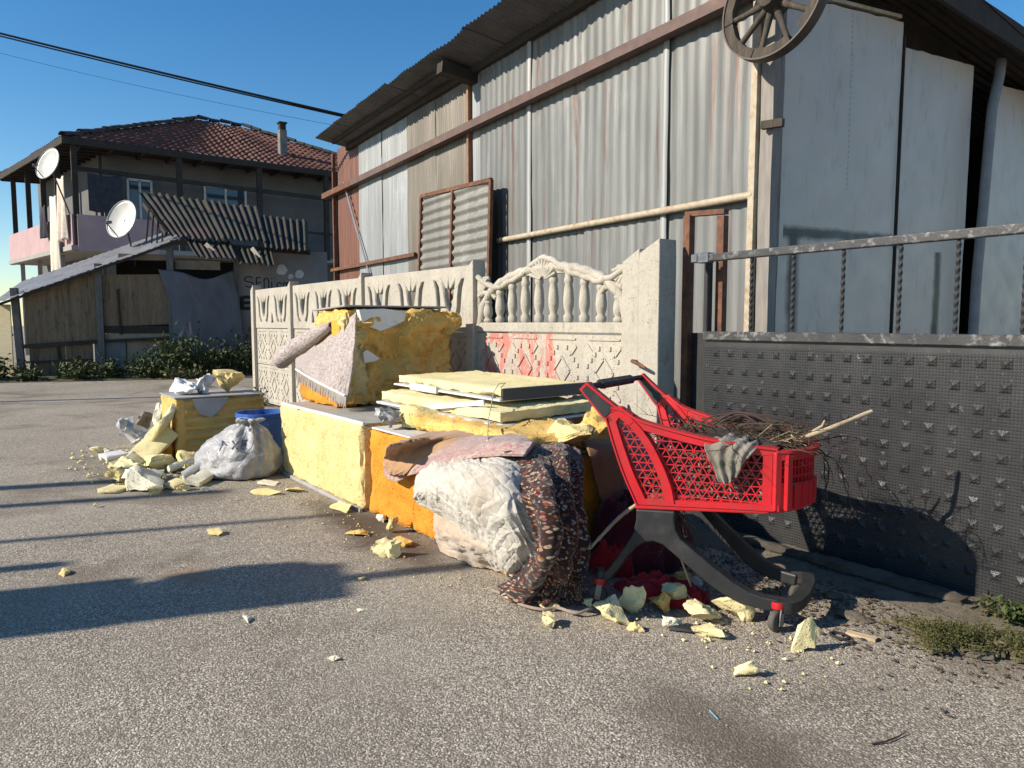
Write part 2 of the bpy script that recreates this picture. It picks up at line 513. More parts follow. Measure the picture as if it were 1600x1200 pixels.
def arch_panel():
    x0, x1 = POSTS[3] + .05, -.60
    cx = (x0 + x1) / 2 + .02; hw = (x1 - x0) / 2
    m = MB(); m.box(((x0 + x1) / 2, 0, Z3 + .042), (x1 - x0, .07, .076), bev=.008)
    m.build('bottom_rail', M_conc, FENCE)
    def arch_z(t): return 1.215 + .395 * math.sqrt(max(0, 1 - abs(t) ** 2.2))
    m = MB()
    path = [(cx + t * hw * .97, -.008, arch_z(t) if abs(t) < .999 else 1.20) for t in np.linspace(-1, 1, 41)]
    m.tube(path, [.036 + .006 * math.sin(i * 2.1) for i in range(41)], 8)
    m.build('arch', M_conc, FENCE, sm=60)
    prof = [(.030, 0), (.040, .02), (.040, .05), (.026, .07), (.030, .085), (.040, .12), (.042, .17), (.036, .24), (.028, .285), (.036, .30), (.036, .32), (.028, .34), (.034, .40)]
    pm = MB().lathe(prof, 12).mesh('baluster'); smooth(pm, 50)
    for k in range(10):
        t = -.86 + 1.72 * k / 9
        o = link('baluster', pm, M_conc, FENCE, (cx + t * hw, -.002, Z3 + .078))
        o.scale = (1, .9, max(.2, (arch_z(t) - Z3 - .085) / .40))
    # crest: swept top edge with shell ribs
    top = []
    for t in np.linspace(-1, 1, 49):
        a = abs(t)
        z = 1.50 + .125 * (1 - min(1, a / .62)) ** .8 + (.035 * math.cos(a * PI / .42) if a < .42 else -.035)
        if a > .62: z += .10 * ((a - .62) / .38) ** 2.2 - .005
        top.append((cx + t * hw, z + .03))
    low = [(cx + t * hw * .97, max(arch_z(t) + .0, 1.22) if abs(t) < .80 else 1.47 + .03 * abs(t)) for t in np.linspace(1, -1, 49)]
    low = [(p[0], min(p[1], 1.56)) for p in low]
    m = MB()
    P = []
    for (xa, za), (xb, zb) in zip(top, low[::-1]):
        zb = min(zb, za - .02)
        n2 = .010 * noise.noise(Vector((xa * 9, za * 9, 1)))
        P.append([(xa, -.030 + n2, za), (xa, .03, za + .004), (xb, .03, zb), (xb, -.024 - n2, zb)])
    m.grid(P, close=True)
    cr = m.build('crest', M_conc, FENCE, sm=60)
    m = MB()
    m.tube([(p[0], -.022, p[1] - .006 + .004 * math.sin(i * 1.7)) for i, p in enumerate(top)], [.024 + .008 * (noise.noise(Vector((i * .5, 3, 1)))) for i in range(len(top))], 8)
    m.build('rim', M_conc, cr, sm=60)
    for k in range(11):
        a = R(18 + 144 * k / 10)
        f = MB()
        c0 = Vector((cx - .01, -.03, 1.515))
        d = Vector((math.cos(a), 0, math.sin(a)))
        L = .12 if 1 < k < 9 else .13
        f.tube([c0 + d * .03, c0 + d * (.03 + L * .5), c0 + d * (.03 + L)], [.006, .013, .015], 6)
        f.build('shell_rib', M_conc, cr, sm=60)
    # side fans in the upper corners with an eye-shaped opening under them
    for sgn in (-1, 1):
        ex = x0 if sgn < 0 else x1
        f = MB()
        for k in range(7):
            a = R(4 + 12 * k)
            c0 = Vector((ex - sgn * .0, -.014, 1.585))
            d = Vector((-sgn * math.sin(a) * .9, 0, -math.cos(a)))
            f.tube([c0 + d * .0, c0 + d * .09, c0 + d * .17], [.008, .015, .018], 6)
        f.box((ex - sgn * .07, .012, 1.50), (.14, .03, .17), bev=.01)
        f.build('corner_fan', M_conc, FENCE, sm=60)
        f = MB()
        f.tube([(ex - sgn * .012, 0, 1.20), (ex - sgn * .015, 0, 1.36), (ex - sgn * .02, 0, 1.60)], [.022, .026, .02], 8)
        f.tube([(ex - sgn * .02, 0, 1.42), (ex - sgn * .10, -.01, 1.45), (ex - sgn * .22, -.01, 1.44), (ex - sgn * .27, -.01, 1.40)], [.018, .022, .024, .02], 8)
        f.build('side_scroll', M_conc, FENCE, sm=60)
arch_panel()

# ------------------------------------------------------------------ gate
def mat_gate():
    t = NT('worn_black_gate_paint'); v = t.co('Object')
    c = t.mix(t.ramp(t.noise(v, 2.5, 5, .65), [(.35, 0), (.65, 1)]), (.026, .026, .027), (.044, .044, .044))
    chip = t.ramp(t.noise(v, 21, 6, .8), [(.645, 0), (.67, 1)])
    c = t.mix(t.math('MULTIPLY', chip, .75), c, (.30, .30, .29))
    c = t.mix(t.ramp(t.noise(t.co('Object', (3, 3, .7)), 2.2, 5, .7), [(.55, 0), (.75, .5)]), c, (.075, .068, .058))
    sp = t.n('SeparateXYZ', {'Vector': t.co('Object')})
    k = PI / .0142
    dots = t.math('MULTIPLY', t.math('SINE', t.math('MULTIPLY', sp.outputs[0], k)), t.math('SINE', t.math('MULTIPLY', sp.outputs[2], k)))
    dots = t.ramp(t.math('ABSOLUTE', dots), [(.35, 0), (.75, 1)])
    inside = t.math('LESS_THAN', sp.outputs[2], 1.068)
    h = t.math('ADD', t.math('MULTIPLY', t.math('MULTIPLY', dots, inside), 1.0), t.math('MULTIPLY', t.noise(v, 30, 4, .6), .18))
    return t.out(c, t.ramp(t.noise(v, 6, 4, .6), [(.3, .30), (.7, .50)]), t.bump(h, 1.0, .006), spec=.5)
M_gate = mat_gate()
M_blackpaint = plain('chipped_black_paint', (.035, .035, .037), (.055, .053, .05), 10, .45, .25, 50, dirt=(.34, .33, .31), dscale=17)
M_blackflat = plain('flat_black_steel', (.018, .018, .019), (.03, .03, .03), 8, .6, .2, 40)

GATE = empty('metal_gate', (0, 0, 0), 0, 'black sliding gate of studded sheet with twisted bars and top rail', 'gate')
def gate_panel():
    X0, X1 = .0, 3.3
    zb = .012
    m = MB()
    px, pz = .0985, .1
    # flat sheet as cells with a pyramid stud in each cell
    m.box(((X0 + X1) / 2, .015, (zb + 1.152) / 2), (X1 - X0, .014, 1.152 - zb))
    s = .0225; hh = .014
    i = 0
    while True:
        x = .085 + px * i
        if x > X1 - .04: break
        for j in range(10):
            z = 1.03 - pz * j
            if z < .06: continue
            dx = .005 * noise.noise(Vector((i * 1.3, j * 1.7, 2.))); dz = .005 * noise.noise(Vector((i * 1.3, j * 1.7, 7.))); hh = .0145 + .005 * noise.noise(Vector((i * 2.3, j * 1.1, 4.)))
            q = [(x - s, .008, z - s), (x + s, .008, z - s), (x + s, .008, z + s), (x - s, .008, z + s), (x + dx, .008 - hh, z + dz)]
            m.add(q, [(0, 1, 4), (1, 2, 4), (2, 3, 4), (3, 0, 4)])
        i += 1
    m.build('studded_sheet', M_gate, GATE)
    f = MB(); f.box(((X0 + X1) / 2, .0, 1.128), (X1 - X0, .03, .05), bev=.004)
    f.build('sheet_frame', M_blackpaint, GATE)
    f = MB(); f.box(((X0 + X1) / 2, .03, .03), (X1 - X0, .02, .05))
    f.build('bottom_frame', M_blackflat, GATE)
    r = MB(); r.bar((-.07, .02, 1.576), (3.3, .02, 1.59), .045, .042)
    rl = r.build('top_rail', M_blackpaint, GATE)
    md = rl.modifiers.new('soft_edges', 'BEVEL'); md.width = .005; md.segments = 2
    tw = MB()
    zz = np.linspace(1.15, 1.565, 44)
    tw.tube([(0, 0, z) for z in zz], .0105, 4, twist=.42)
    me = tw.mesh('bar'); smooth(me, 30)
    for x in (.30, .555, .828, 1.104, 1.35, 1.608, 1.87, 2.13, 2.4):
        link('bar', me, M_blackflat, GATE, (x, .02, 0))
    lt = MB(); lt.box((-.075, .01, 1.578), (.05, .05, .05), bev=.005); lt.box((-.02, .02, 1.578), (.09, .06, .058), bev=.004)
    lt.build('latch', plain('galvanised_latch', (.22, .23, .25), (.12, .12, .13), 20, .4, .1, metal=.6), GATE)
gate_panel()

GPOST = empty('gate_post', (-.15, .16, 0), 0, 'rusty square steel frame standing between concrete post and black gate', 'post')
m = MB(); m.bar((-.115, 0, 0), (-.115, 0, 1.86), .05, .05); m.build('upright', M_rust, GPOST)
m = MB(); m.bar((.115, 0.03, 0), (.115, 0.03, 1.835), .045, .05); m.build('upright', M_rust, GPOST)
m = MB(); m.bar((-.14, .01, 1.872), (.14, .03, 1.858), .05, .03); m.build('crossbar', M_rust, GPOST)
m = MB(); m.box((.0, .035, .57), (.20, .012, 1.14)); m.build('black_plate', M_blackflat, GPOST)
m = MB(); m.box((.075, -.04, .80), (.03, .05, 1.6), bev=.004); m.build('guide_channel', M_blackflat, GPOST)

# verge of soil and broken concrete under the gate
def mat_soil():
    t = NT('dry_soil'); v = t.co('Object')
    c = t.mix(t.ramp(t.noise(v, 7, 6, .7), [(.3, 0), (.7, 1)]), (.15, .125, .09), (.27, .235, .18))
    c = t.mix(t.ramp(t.noise(v, 40, 4, .7), [(.58, 0), (.66, .8)]), c, (.10, .075, .05))
    return t.out(c, .95, t.bump(t.noise(v, 45, 6, .8), 1.0, .02), spec=.2)
M_soil = mat_soil()
def verge():
    m = MB(); nx, ny = 200, 40
    P = []
    for i in range(nx + 1):
        x = -.45 + 4.2 * i / nx; row = []
        for j in range(ny + 1):
            f = j / ny
            edge = -.40 - .10 * noise.noise(Vector((x * 1.7, 0, 1))) - .06 * noise.noise(Vector((x * 6, 0, 4))) - .18 * max(0, (x - 1.2) / 2)
            y = edge + (0.2 - edge) * f
            z = -.008 + .030 * min(1, f * 2.2) + .008 * fbm((x * 9, y * 9, 2), 5) * min(1, f * 5)
            row.append((x, y, z))
        P.append(row)
    m.grid(P)
    o = m.build('soil_verge', M_soil, fix=False, sm=180)
    if o.data.polygons[0].normal.z < 0: o.data.flip_normals()
    tag(o, 'strip of dry soil and broken concrete under the gate', kind='structure')
verge()
# ------------------------------------------------------------------ warehouse of corrugated sheets
def mat_galv(name, a, b, rust, rust_lo=.60, rough=.55, metal=.25, streak=1.0):
    t = NT(name); oi = t.n('ObjectInfo').outputs['Random']
    tc = t.n('TexCoord').outputs['Object']
    off = t.n('CombineXYZ', {0: t.math('MULTIPLY', oi, 37.0), 1: t.math('MULTIPLY', oi, 11.0), 2: t.math('MULTIPLY', oi, 23.0)}).outputs[0]
    v0 = t.n('VectorMath', {0: tc, 1: off}, operation='ADD').outputs[0]
    st = t.n('Mapping', {'Vector': v0, 'Scale': (9, 9, .55)}).outputs[0]
    st2 = t.n('Mapping', {'Vector': v0, 'Scale': (26, 26, .8)}).outputs[0]
    c = t.mix(t.ramp(t.noise(st, 1.2, 5, .65), [(.32, 0), (.68, 1)]), a, b)
    c = t.mix(t.ramp(t.noise(st2, 1.0, 4, .7), [(.40, .55 * streak), (.62, 0)]), c, tuple(x * .55 for x in a))
    c = t.mix(t.ramp(t.noise(v0, 1.6, 6, .7), [(.55, 0), (.8, .5)]), c, tuple(min(1, x * 1.35) for x in b))
    c = t.mix(t.ramp(t.noise(t.n('Mapping', {'Vector': v0, 'Scale': (3.2, 3.2, .35)}).outputs[0], 1.0, 4, .6), [(.42, 0), (.62, .75)]), c, tuple(x * .62 for x in a))
    c = t.mix(t.math('MULTIPLY', oi, .38), c, tuple(x * .6 for x in a))
    r = t.ramp(t.noise(st, .8, 6, .7, .3), [(rust_lo, 0), (rust_lo + .10, .85)])
    c = t.mix(r, c, rust)
    return t.out(c, rough, t.bump(t.noise(v0, 14, 4, .6), .15, .004), metal, spec=.4)
M_galv = mat_galv('galvanised_sheet', (.215, .218, .206), (.285, .286, .267), (.14, .075, .05), .56)
M_galv_lt = mat_galv('bright_zinc_sheet', (.31, .325, .325), (.38, .39, .385), (.33, .30, .26), .73)
M_galv_br = mat_galv('brown_tinged_sheet', (.19, .165, .13), (.245, .22, .178), (.22, .15, .10), .64)
M_redsheet = mat_galv('red_brown_sheet', (.20, .085, .055), (.25, .12, .08), (.10, .055, .04), .60)
M_roofu = mat_galv('dull_roof_sheet', (.15, .15, .15), (.19, .185, .18), (.09, .07, .055), .62)
M_seam = mat_galv('white_flashing', (.46, .46, .44), (.36, .36, .335), (.36, .33, .28), .70)
M_beam = plain('red_oxide_beam', (.135, .085, .070), (.10, .062, .052), 9, .65, .2, 40, dirt=(.19, .115, .08))
M_rustwhite = plain('rusty_white_pipe', (.46, .40, .29), (.36, .29, .20), 14, .6, .3, 50, dirt=(.30, .14, .06), dscale=11)
M_panelw = None
def mat_panel():
    t = NT('white_insulated_panel'); v = t.co('Object')
    c = t.mix(t.ramp(t.noise(v, 1.6, 5, .6), [(.35, 0), (.65, 1)]), (.56, .475, .40), (.50, .43, .365))
    c = t.mix(t.ramp(t.noise(t.co('Object', (2, 2, .6)), 3.2, 6, .75), [(.60, 0), (.72, .75)]), c, (.30, .285, .265))
    c = t.mix(t.ramp(t.noise(v, 19, 4, .7), [(.70, 0), (.73, .8)]), c, (.12, .11, .10))
    sp = t.n('SeparateXYZ', {'Vector': v}); Y, Z = sp.outputs[1], sp.outputs[2]
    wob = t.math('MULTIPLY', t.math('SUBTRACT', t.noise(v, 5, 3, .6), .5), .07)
    def soft_line(val, half, other, lo, hi, c):     # dark soft-edged line: |val| small while lo < other < hi
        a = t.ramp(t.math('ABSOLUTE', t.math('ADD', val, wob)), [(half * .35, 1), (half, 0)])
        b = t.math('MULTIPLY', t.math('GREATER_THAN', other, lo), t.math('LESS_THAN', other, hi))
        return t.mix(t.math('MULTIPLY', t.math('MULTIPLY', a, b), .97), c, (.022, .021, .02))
    c = soft_line(t.math('SUBTRACT', Z, t.math('ADD', 1.945, t.math('MULTIPLY', Y, .010))), .065, Y, .20, 2.0, c)
    c = soft_line(t.math('SUBTRACT', Y, .335), .10, Z, 1.0, 1.93, c)
    c = soft_line(t.math('SUBTRACT', Y, 2.62), .085, Z, 1.0, 1.90, c)
    seam = t.math('MULTIPLY', t.ramp(t.math('ABSOLUTE', t.math('SUBTRACT', Y, 1.02)), [(.004, 1), (.012, 0)]), t.ramp(t.math('FRACT', t.math('MULTIPLY', Z, 22.0)), [(.3, 0), (.5, 1)]))
    c = t.mix(t.math('MULTIPLY', seam, t.math('MULTIPLY', t.math('GREATER_THAN', Z, 2.35), .6)), c, (.20, .19, .18))
    c = t.mix(t.ramp(t.noise(t.co('Object', (5, 5, 1.4)), 1.6, 6, .75), [(.56, 0), (.70, .6)]), c, (.28, .24, .19))
    return t.out(c, t.ramp(t.noise(v, 5, 3, .5), [(.3, .34), (.7, .52)]), t.bump(t.noise(v, 2.2, 2, .4), .10, .01), spec=.5)
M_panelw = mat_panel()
M_wood = plain('weathered_timber', (.07, .054, .038), (.04, .031, .024), 4, .85, .5, 30, dirt=(.11, .09, .07), dscale=5, stretch=(6, 6, 1))
M_darkwood = plain('dark_old_timber', (.050, .040, .032), (.032, .026, .021), 5, .9, .4, 30)

BA = R(-4.5)
WH = empty('corrugated_warehouse', (-.853, 1.714, 0), BA, 'tall warehouse of patched grey corrugated metal sheets with dark overhanging roof', 'warehouse')

def corr(name, w, z0, z1, pitch, amp, mat, parent, loc, rot=None, seed=0, rows=12, dent=.006, topjag=0.0, horizontal=False, spw=6):
    """corrugated sheet, width along x, height along z"""
    n = int(w / pitch * spw); P = []
    for k in range(rows + 1):
        f = k / rows; row = []
        for i in range(n + 1):
            x = w * i / n
            y = amp * math.cos(2 * PI * x / pitch)
            z = z0 + (z1 - z0) * f
            y += dent * noise.noise(Vector((x * 1.6 + seed, z * 1.1, seed * 3.1))) + .4 * dent * noise.noise(Vector((x * 6 + seed, z * 3, seed)))
            if k == rows and topjag: z += topjag * noise.noise(Vector((x * 4, seed, 2)))
            row.append((x, y, z) if not horizontal else (z, y, x))
        P.append(row)
    m = MB(); m.grid(P)
    me = m.mesh(name, fix=False); smooth(me, 180)
    return link(name, me, mat, parent, loc, rot)

# side wall, left to right as one walks towards the corner
for (a, b, pitch, amp, mat, off, sd) in (
        (-10.45, -9.16, .10, .007, M_redsheet, 0.02, 1),
        (-9.20, -8.05, .045, .005, M_galv_lt, .0, 2), (-8.07, -6.95, .045, .005, M_galv_lt, .012, 12),
        (-6.99, -5.95, .062, .008, M_galv_br, .0, 3), (-5.98, -4.97, .062, .008, M_galv_br, .016, 13),
        (-4.85, -4.58, .05, .006, M_galv_lt, .016, 4),
        (-4.62, -3.42, .135, .0062, M_galv, .0, 5), (-3.46, -2.28, .135, .0062, M_galv, .018, 6),
        (-2.34, -1.13, .135, .0062, M_galv, .0, 7), (-1.19, -.10, .135, .0062, M_galv, .02, 8)):
    corr('wall_sheet', b - a, 0, 4.62 if a < -4.9 else 4.66, pitch, amp, mat, WH, (a, off, 0), seed=sd, rows=22, dent=.012)
# white flashing strips over two seams
for x in (-3.42, -1.12):
    m = MB(); P = []
    for k in range(30):
        z = 4.6 * k / 29; e = .012 * noise.noise(Vector((x, z * 2, 1)))
        P.append([(x - .035 + e, -.004, z), (x - .02 + e, -.022, z), (x + .02 + e, -.026, z), (x + .04 + e, -.004, z)])
    m.grid(P); m.build('flashing', M_seam, WH, sm=60)
m = MB(); m.bar((-4.90, -.0, 0), (-4.90, -.0, 4.6), .07, .05); m.build('upright', plain('rusty_upright', (.30, .16, .09), (.20, .10, .06), 8, .8, .3), WH)
m = MB(); m.bar((-10.52, -.03, 0), (-10.52, -.03, 4.55), .06, .06); m.build('upright', M_rust, WH)
m = MB(); m.bar((-10.95, -.085, 3.77), (-.02, -.085, 3.81), .11, .10); bm_ = m.build('long_beam', M_beam, WH)
m = MB(); m.bar((-10.98, -.085, 3.772), (-9.3, -.085, 3.777), .114, .104); m.build('beam_rust_end', M_rust, bm_)
m = MB(); m.tube([(-4.05, -.05, 2.24), (-2, -.05, 2.236), (-.04, -.05, 2.226)], .034, 8); m.build('pipe_rail', M_rustwhite, WH, sm=50)
m = MB(); m.bar((-10.7, -.05, 2.27), (-6.6, -.05, 2.27), .05, .06); m.build('lower_rail', M_rust, WH)
m = MB(); m.tube([(-9.9, -.04, 3.9), (-9.25, -.05, 3.0), (-8.3, -.06, 1.7), (-7.9, -.06, 1.2)], .018, 6); m.build('brace_rod', plain('grey_rod', (.25, .27, .3), None, 10, .5, .1), WH)
# dented short sheet at the corner, beyond the last seam
# corner post, two timbers and a rusty angle
m = MB(); m.bar((-.055, -.055, 0), (-.035, -.05, 4.5), .05, .06); m.build('corner_angle', M_rustwhite, WH)
m = MB()
P = []
for k in range(16):
    z = 4.5 * k / 15; e = .01 * noise.noise(Vector((z * 2, 3, 1)))
    P.append([(.0 + e, -.04, z), (.115 + e, -.035, z), (.115 + e, .05, z), (.0 + e, .05, z)])
m.grid(P, close=True); m.build('corner_post', plain('grey_timber', (.27, .245, .215), (.19, .17, .15), 3, .85, .4, 24, stretch=(8, 8, 1)), WH)
m = MB(); m.bar((.06, -.09, 2.74), (.22, -.04, 2.735), .05, .06); m.build('peg', M_wood, WH)

# front of white insulated panels, in shade
def wpanel(y0, y1, zt0, zt1, x=0.0, lean=0.0, seed=0):
    ny, nz = 16, 26; front = []; m = MB()
    th = .035
    F = []
    for k in range(nz + 1):
        row = []
        for i in range(ny + 1):
            f = i / ny; y = y0 + (y1 - y0) * f
            zt = zt0 + (zt1 - zt0) * f
            z = .0 + zt * k / nz
            yy = y + lean * (z / 4.0 - .5) + .006 * noise.noise(Vector((z * 2, seed, i * .01)))
            xx = x + .010 * noise.noise(Vector((y * .9, z * .8, seed))) + .003 * noise.noise(Vector((y * 4, z * 4, seed)))
            row.append((xx, yy, z + (.015 * noise.noise(Vector((yy * 7, seed, 1))) if k == nz else 0)))
        F.append(row)
    m.grid(F)
    B = [[(p[0] - th, p[1], p[2]) for p in r] for r in F]
    m.grid([r[::-1] for r in B])
    m.grid([F[-1], B[-1]]); m.grid([[r[0] for r in F], [r[0] for r in B]]); m.grid([[r[-1] for r in F], [r[-1] for r in B]])
    me = m.mesh('front_panel'); smooth(me, 35)
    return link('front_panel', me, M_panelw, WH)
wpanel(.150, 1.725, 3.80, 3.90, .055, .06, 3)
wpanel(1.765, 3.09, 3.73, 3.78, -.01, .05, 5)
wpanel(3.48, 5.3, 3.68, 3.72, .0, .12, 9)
m = MB(); m.bar((.062, 1.752, .2), (.062, 1.772, 3.78), .012, .03); m.build('joint_strip', M_darkwood, WH)
m = MB(); m.bar((.035, .73, 3.875), (.035, 1.73, 3.945), .05, .03); m.build('panel_cap', M_rustwhite, WH)
# bent pipe between the panels
pp = [bp for bp in [(.10, 3.42, 3.85), (.12, 3.36, 3.7), (.12, 3.25, 3.35), (.12, 3.21, 2.9), (.12, 3.18, 2.4), (.11, 3.14, 1.7), (.11, 3.1, 0)]]
m = MB(); m.tube([Vector(p) for p in pp], .05, 8); m.build('bent_pipe', plain('grey_plastic_pipe', (.26, .255, .25), (.2, .195, .19), 6, .6, .15), WH, sm=60)
# enclosing back and far walls, floor kept open to the ground
m = MB(); m.box((-5.2, 5.6, 1.9), (10.6, .06, 3.8)); m.build('back_wall', M_darkwood, WH)
m = MB(); m.box((-10.5, 2.8, 2.1), (.06, 5.6, 4.2)); m.build('end_wall', M_darkwood, WH)
m = MB(); m.box((-1.6, 4.4, 2.0), (.05, 2.2, 4.0)); m.build('inner_partition', M_darkwood, WH)
m = MB(); m.box((-.25, 1.6, 4.02), (.05, 3.2, .38)); m.build('gable_board', M_darkwood, WH)

# roof: corrugated sheets sloping to the back, wide dark overhang
def roof_z(y): return 4.60 - .165 * (y + .58)
RP = .09
def roof_sheet(x0, x1, dz, sd, y0=-.60, over=6.2, mat=M_roofu):
    n = int((x1 - x0) / RP * 6); P = []
    if x1 > .2: mat = M_darkwood  # front overhang sheet takes the dark timber tone: shade put into its colour
    ys = np.linspace(y0, over, 26)
    for y in ys:
        row = []
        for i in range(n + 1):
            x = x0 + (x1 - x0) * i / n
            sag = .03 * noise.noise(Vector((x * .7, y * .5, 1))) + .012 * noise.noise(Vector((x * 2.2, y * 2, sd)))
            if x > .1: sag -= .05 * noise.noise(Vector((y * 1.1, 4, 1))) + .12 * max(0, x - .1) * max(0, y) * .3
            row.append((x, y + (.03 * noise.noise(Vector((x * 2, sd, 5))) if y == ys[0] else 0), roof_z(y) + dz + sag + .012 * math.cos(2 * PI * x / RP)))
        P.append(row)
    m = MB(); m.grid(P)
    me = m.mesh('roof_sheet', fix=False); smooth(me, 180)
    return link('roof_sheet', me, mat, WH)
xs_ = [-9.85, -8.7, -7.5, -6.3, -5.1, -3.9, -2.7, -1.5, -.25, .36]
for i in range(len(xs_) - 1):
    roof_sheet(xs_[i] - (.05 if i else 0), xs_[i + 1] + .03, .008 * (i % 2) + .05, i + 1, y0=-.60 - .02 * (i % 3))
m = MB(); m.bar((-9.7, -.03, 4.50), (.3, -.03, 4.54), .07, .10); m.build('wall_plate', M_darkwood, WH)
m = MB(); m.bar((-9.7, -.30, 4.57), (-4.9, -.30, 4.58), .05, .06); m.build('purlin', M_darkwood, WH)
for x in (-4.78, -.35):
    m = MB(); m.bar((x, -.50, 4.49), (x, .6, 4.36), .16, .14); m.build('rafter_tail', M_darkwood, WH)
# front verge board, sagging
m = MB(); P = []
for k in range(24):
    y = -.5 + 6.4 * k / 23
    z = roof_z(y) - .02 - .05 * math.sin(y * 1.2) - .03
    P.append([(.34, y, z - .13), (.38, y, z - .13), (.38, y, z + .10), (.34, y, z + .10)])
m.grid(P, close=True); m.build('verge_board', M_darkwood, WH)

# lean-to hatch of two horizontally ribbed sheets in a rusty frame, standing against the wall
HT = empty('hatch_panel', (-.853, 1.714, 0), BA, 'pair of horizontally ribbed grey sheets in a rusty frame leaning on warehouse wall', 'hatch')
HL = [(-6.25, -.16, 1.2), (-3.98, -.24, 1.2), (-6.13, -.14, 3.08), (-3.96, -.20, 2.965)]
def hat(f, z):
    a = Vector(HL[0]).lerp(Vector(HL[1]), f); b = Vector(HL[2]).lerp(Vector(HL[3]), f)
    return a.lerp(b, z)
for (f0, f1) in ((.015, .485), (.515, .985)):
    m = MB(); P = []
    for k in range(121):
        fz = k / 120
        row = []
        for i in range(9):
            f = f0 + (f1 - f0) * i / 8
            p = hat(f, .01 + .975 * fz)
            zz = p.z
            row.append((p.x + .008 * noise.noise(Vector((zz * 3, f, 1))), p.y - .019 * math.cos(2 * PI * zz / .135) + .01 * noise.noise(Vector((p.x * 3, zz * 2, 6))), zz))
        P.append(row)
    m.grid(P); me = m.mesh('ribbed_sheet', fix=False); smooth(me, 180)
    link('ribbed_sheet', me, mat_galv('weathered_zinc_%d' % int(f0 * 10), (.29, .28, .245), (.35, .34, .30), (.26, .17, .11), .72), HT)
for (a, b) in ((hat(0, 0), hat(0, 1)), (hat(1, 0), hat(1, 1)), (hat(.5, 0), hat(.5, 1)), (hat(0, 1), hat(1, 1))):
    m = MB(); m.bar(Vector(a) + Vector((0, -.01, 0)), Vector(b) + Vector((0, -.01, 0)), .045, .05); m.build('frame_bar', M_rust, HT)
HT['label'] = 'pair of horizontally ribbed grey sheets in a rusty frame leaning on warehouse wall'

# narrow rusty frame and block pier at the far end of the warehouse
PIER = empty('yard_doorway', (-11.6, 2.6, 0), 0, 'dark doorway with rusty steel edge at far end of warehouse', 'doorway')
m = MB(); m.box((.45, .5, 1.65), (1.1, .3, 3.3)); m.build('dark_boarding', M_darkwood, PIER)
m = MB(); m.bar((-.14, .3, 0), (-.14, .3, 3.35), .07, .07); m.build('steel_edge', plain('red_rust_edge', (.24, .075, .04), (.15, .06, .04), 9, .8, .3), PIER)
m = MB(); m.bar((-.14, .3, 3.3), (1.0, .3, 3.36), .06, .08); m.build('lintel', M_darkwood, PIER)
for k in range(5):
    m = MB(); m.box((.42, .33, .95 + .38 * k), (.36, .06, .34), bev=.012); m.build('block', plain('grey_block_%d' % k, (.16, .15, .14), (.12, .112, .105), 12, .9, .4), PIER)

# wooden cart wheel hung high on the warehouse corner
WL = empty('wooden_wheel', (-.853, 1.714, 0), BA, 'old wooden cart wheel with iron tyre hung on warehouse corner', 'wheel')
wc = Vector((.28, -.26, 3.565)); wr = .43
def wheel():
    tilt = Matrix.Rotation(R(-6), 3, 'X') @ Matrix.Rotation(R(4), 3, 'Z')
    def W(r, a, y): return wc + tilt @ Vector((r * math.cos(a), y, r * math.sin(a)))
    m = MB(); P = []
    for k in range(65):
        a = 2 * PI * k / 64
        P.append([W(wr, a, -.045), W(wr, a, .045), W(wr - .012, a, .045), W(wr - .012, a, -.045)])
    m.grid(P, close=True); m.build('iron_tyre', plain('iron_tyre', (.10, .075, .06), (.06, .05, .045), 10, .6, .3, metal=.3), WL, sm=50)
    for s in range(6):
        a0 = 2 * PI * s / 6 + .2 + .012; a1 = a0 + 2 * PI / 6 - .024
        if s == 4: a1 -= .22
        m = MB(); P = []
        for k in range(13):
            a = a0 + (a1 - a0) * k / 12; e = .006 * noise.noise(Vector((a * 5, s, 1)))
            P.append([W(wr - .013, a, -.034), W(wr - .013, a, .034), W(wr - .085 + e, a, .032), W(wr - .085 + e, a, -.032)])
        m.grid(P, close=True)
        b = len(P)
        n0 = len(m.v) - 4 * b
        m.f += [(0, 1, 2, 3), (4 * b - 4, 4 * b - 3, 4 * b - 2, 4 * b - 1)]; m.mi += [0, 0]
        m.build('felloe', M_wood, WL, sm=50)
    for s in range(10):
        a = 2 * PI * s / 10 + .12
        m = MB(); m.tube([W(.07, a, 0), W(.15, a, -.003), W(.25, a, 0), W(wr - .08, a, 0)], [.030, .026, .021, .024], 8)
        m.build('spoke', M_wood, WL, sm=60)
    m = MB(); pts = []
    for (r, y) in ((.05, -.11), (.075, -.10), (.085, -.03), (.085, .03), (.075, .10), (.05, .11)):
        pts.append([W(r, 2 * PI * j / 16, y) for j in range(16)])
    m.grid(pts, close=True); m.f += [tuple(range(16)), tuple(range(80, 96))]; m.mi += [0, 0]
    m.build('hub', M_wood, WL, sm=50)
wheel()
# ------------------------------------------------------------------ tiled house behind
M_tile = plain('old_clay_tile', (.17, .072, .052), (.105, .05, .04), 3, .85, .4, 20, dirt=(.07, .045, .038), dscale=1.6)
M_white = plain('shade_toned_whitewash', (.15, .147, .145), (.12, .118, .117), 1.2, .9, .2, 12, dirt=(.10, .095, .09), dscale=.9)  # house white darkened: deep shade under the eaves is put into its colour
M_pink = plain('pink_render', (.47, .32, .32), (.40, .27, .27), 2, .9, .25, 14, dirt=(.40, .27, .26), dscale=1.3)
M_slab = plain('soffit_render', (.34, .32, .29), (.28, .265, .245), 2, .9, .2, 12)
M_glass = NT('window_glass').out((.05, .07, .09), .08, spec=.8)
M_frame = plain('white_window_frame', (.65, .65, .64), None, 10, .5, .05)
HS = empty('tiled_house', (-24.6, 0, 0), 0, 'two storey house with brown tiled hip roof and pink balcony', 'house')
def hw(x, y, z): return (x + 24.6, y, z)
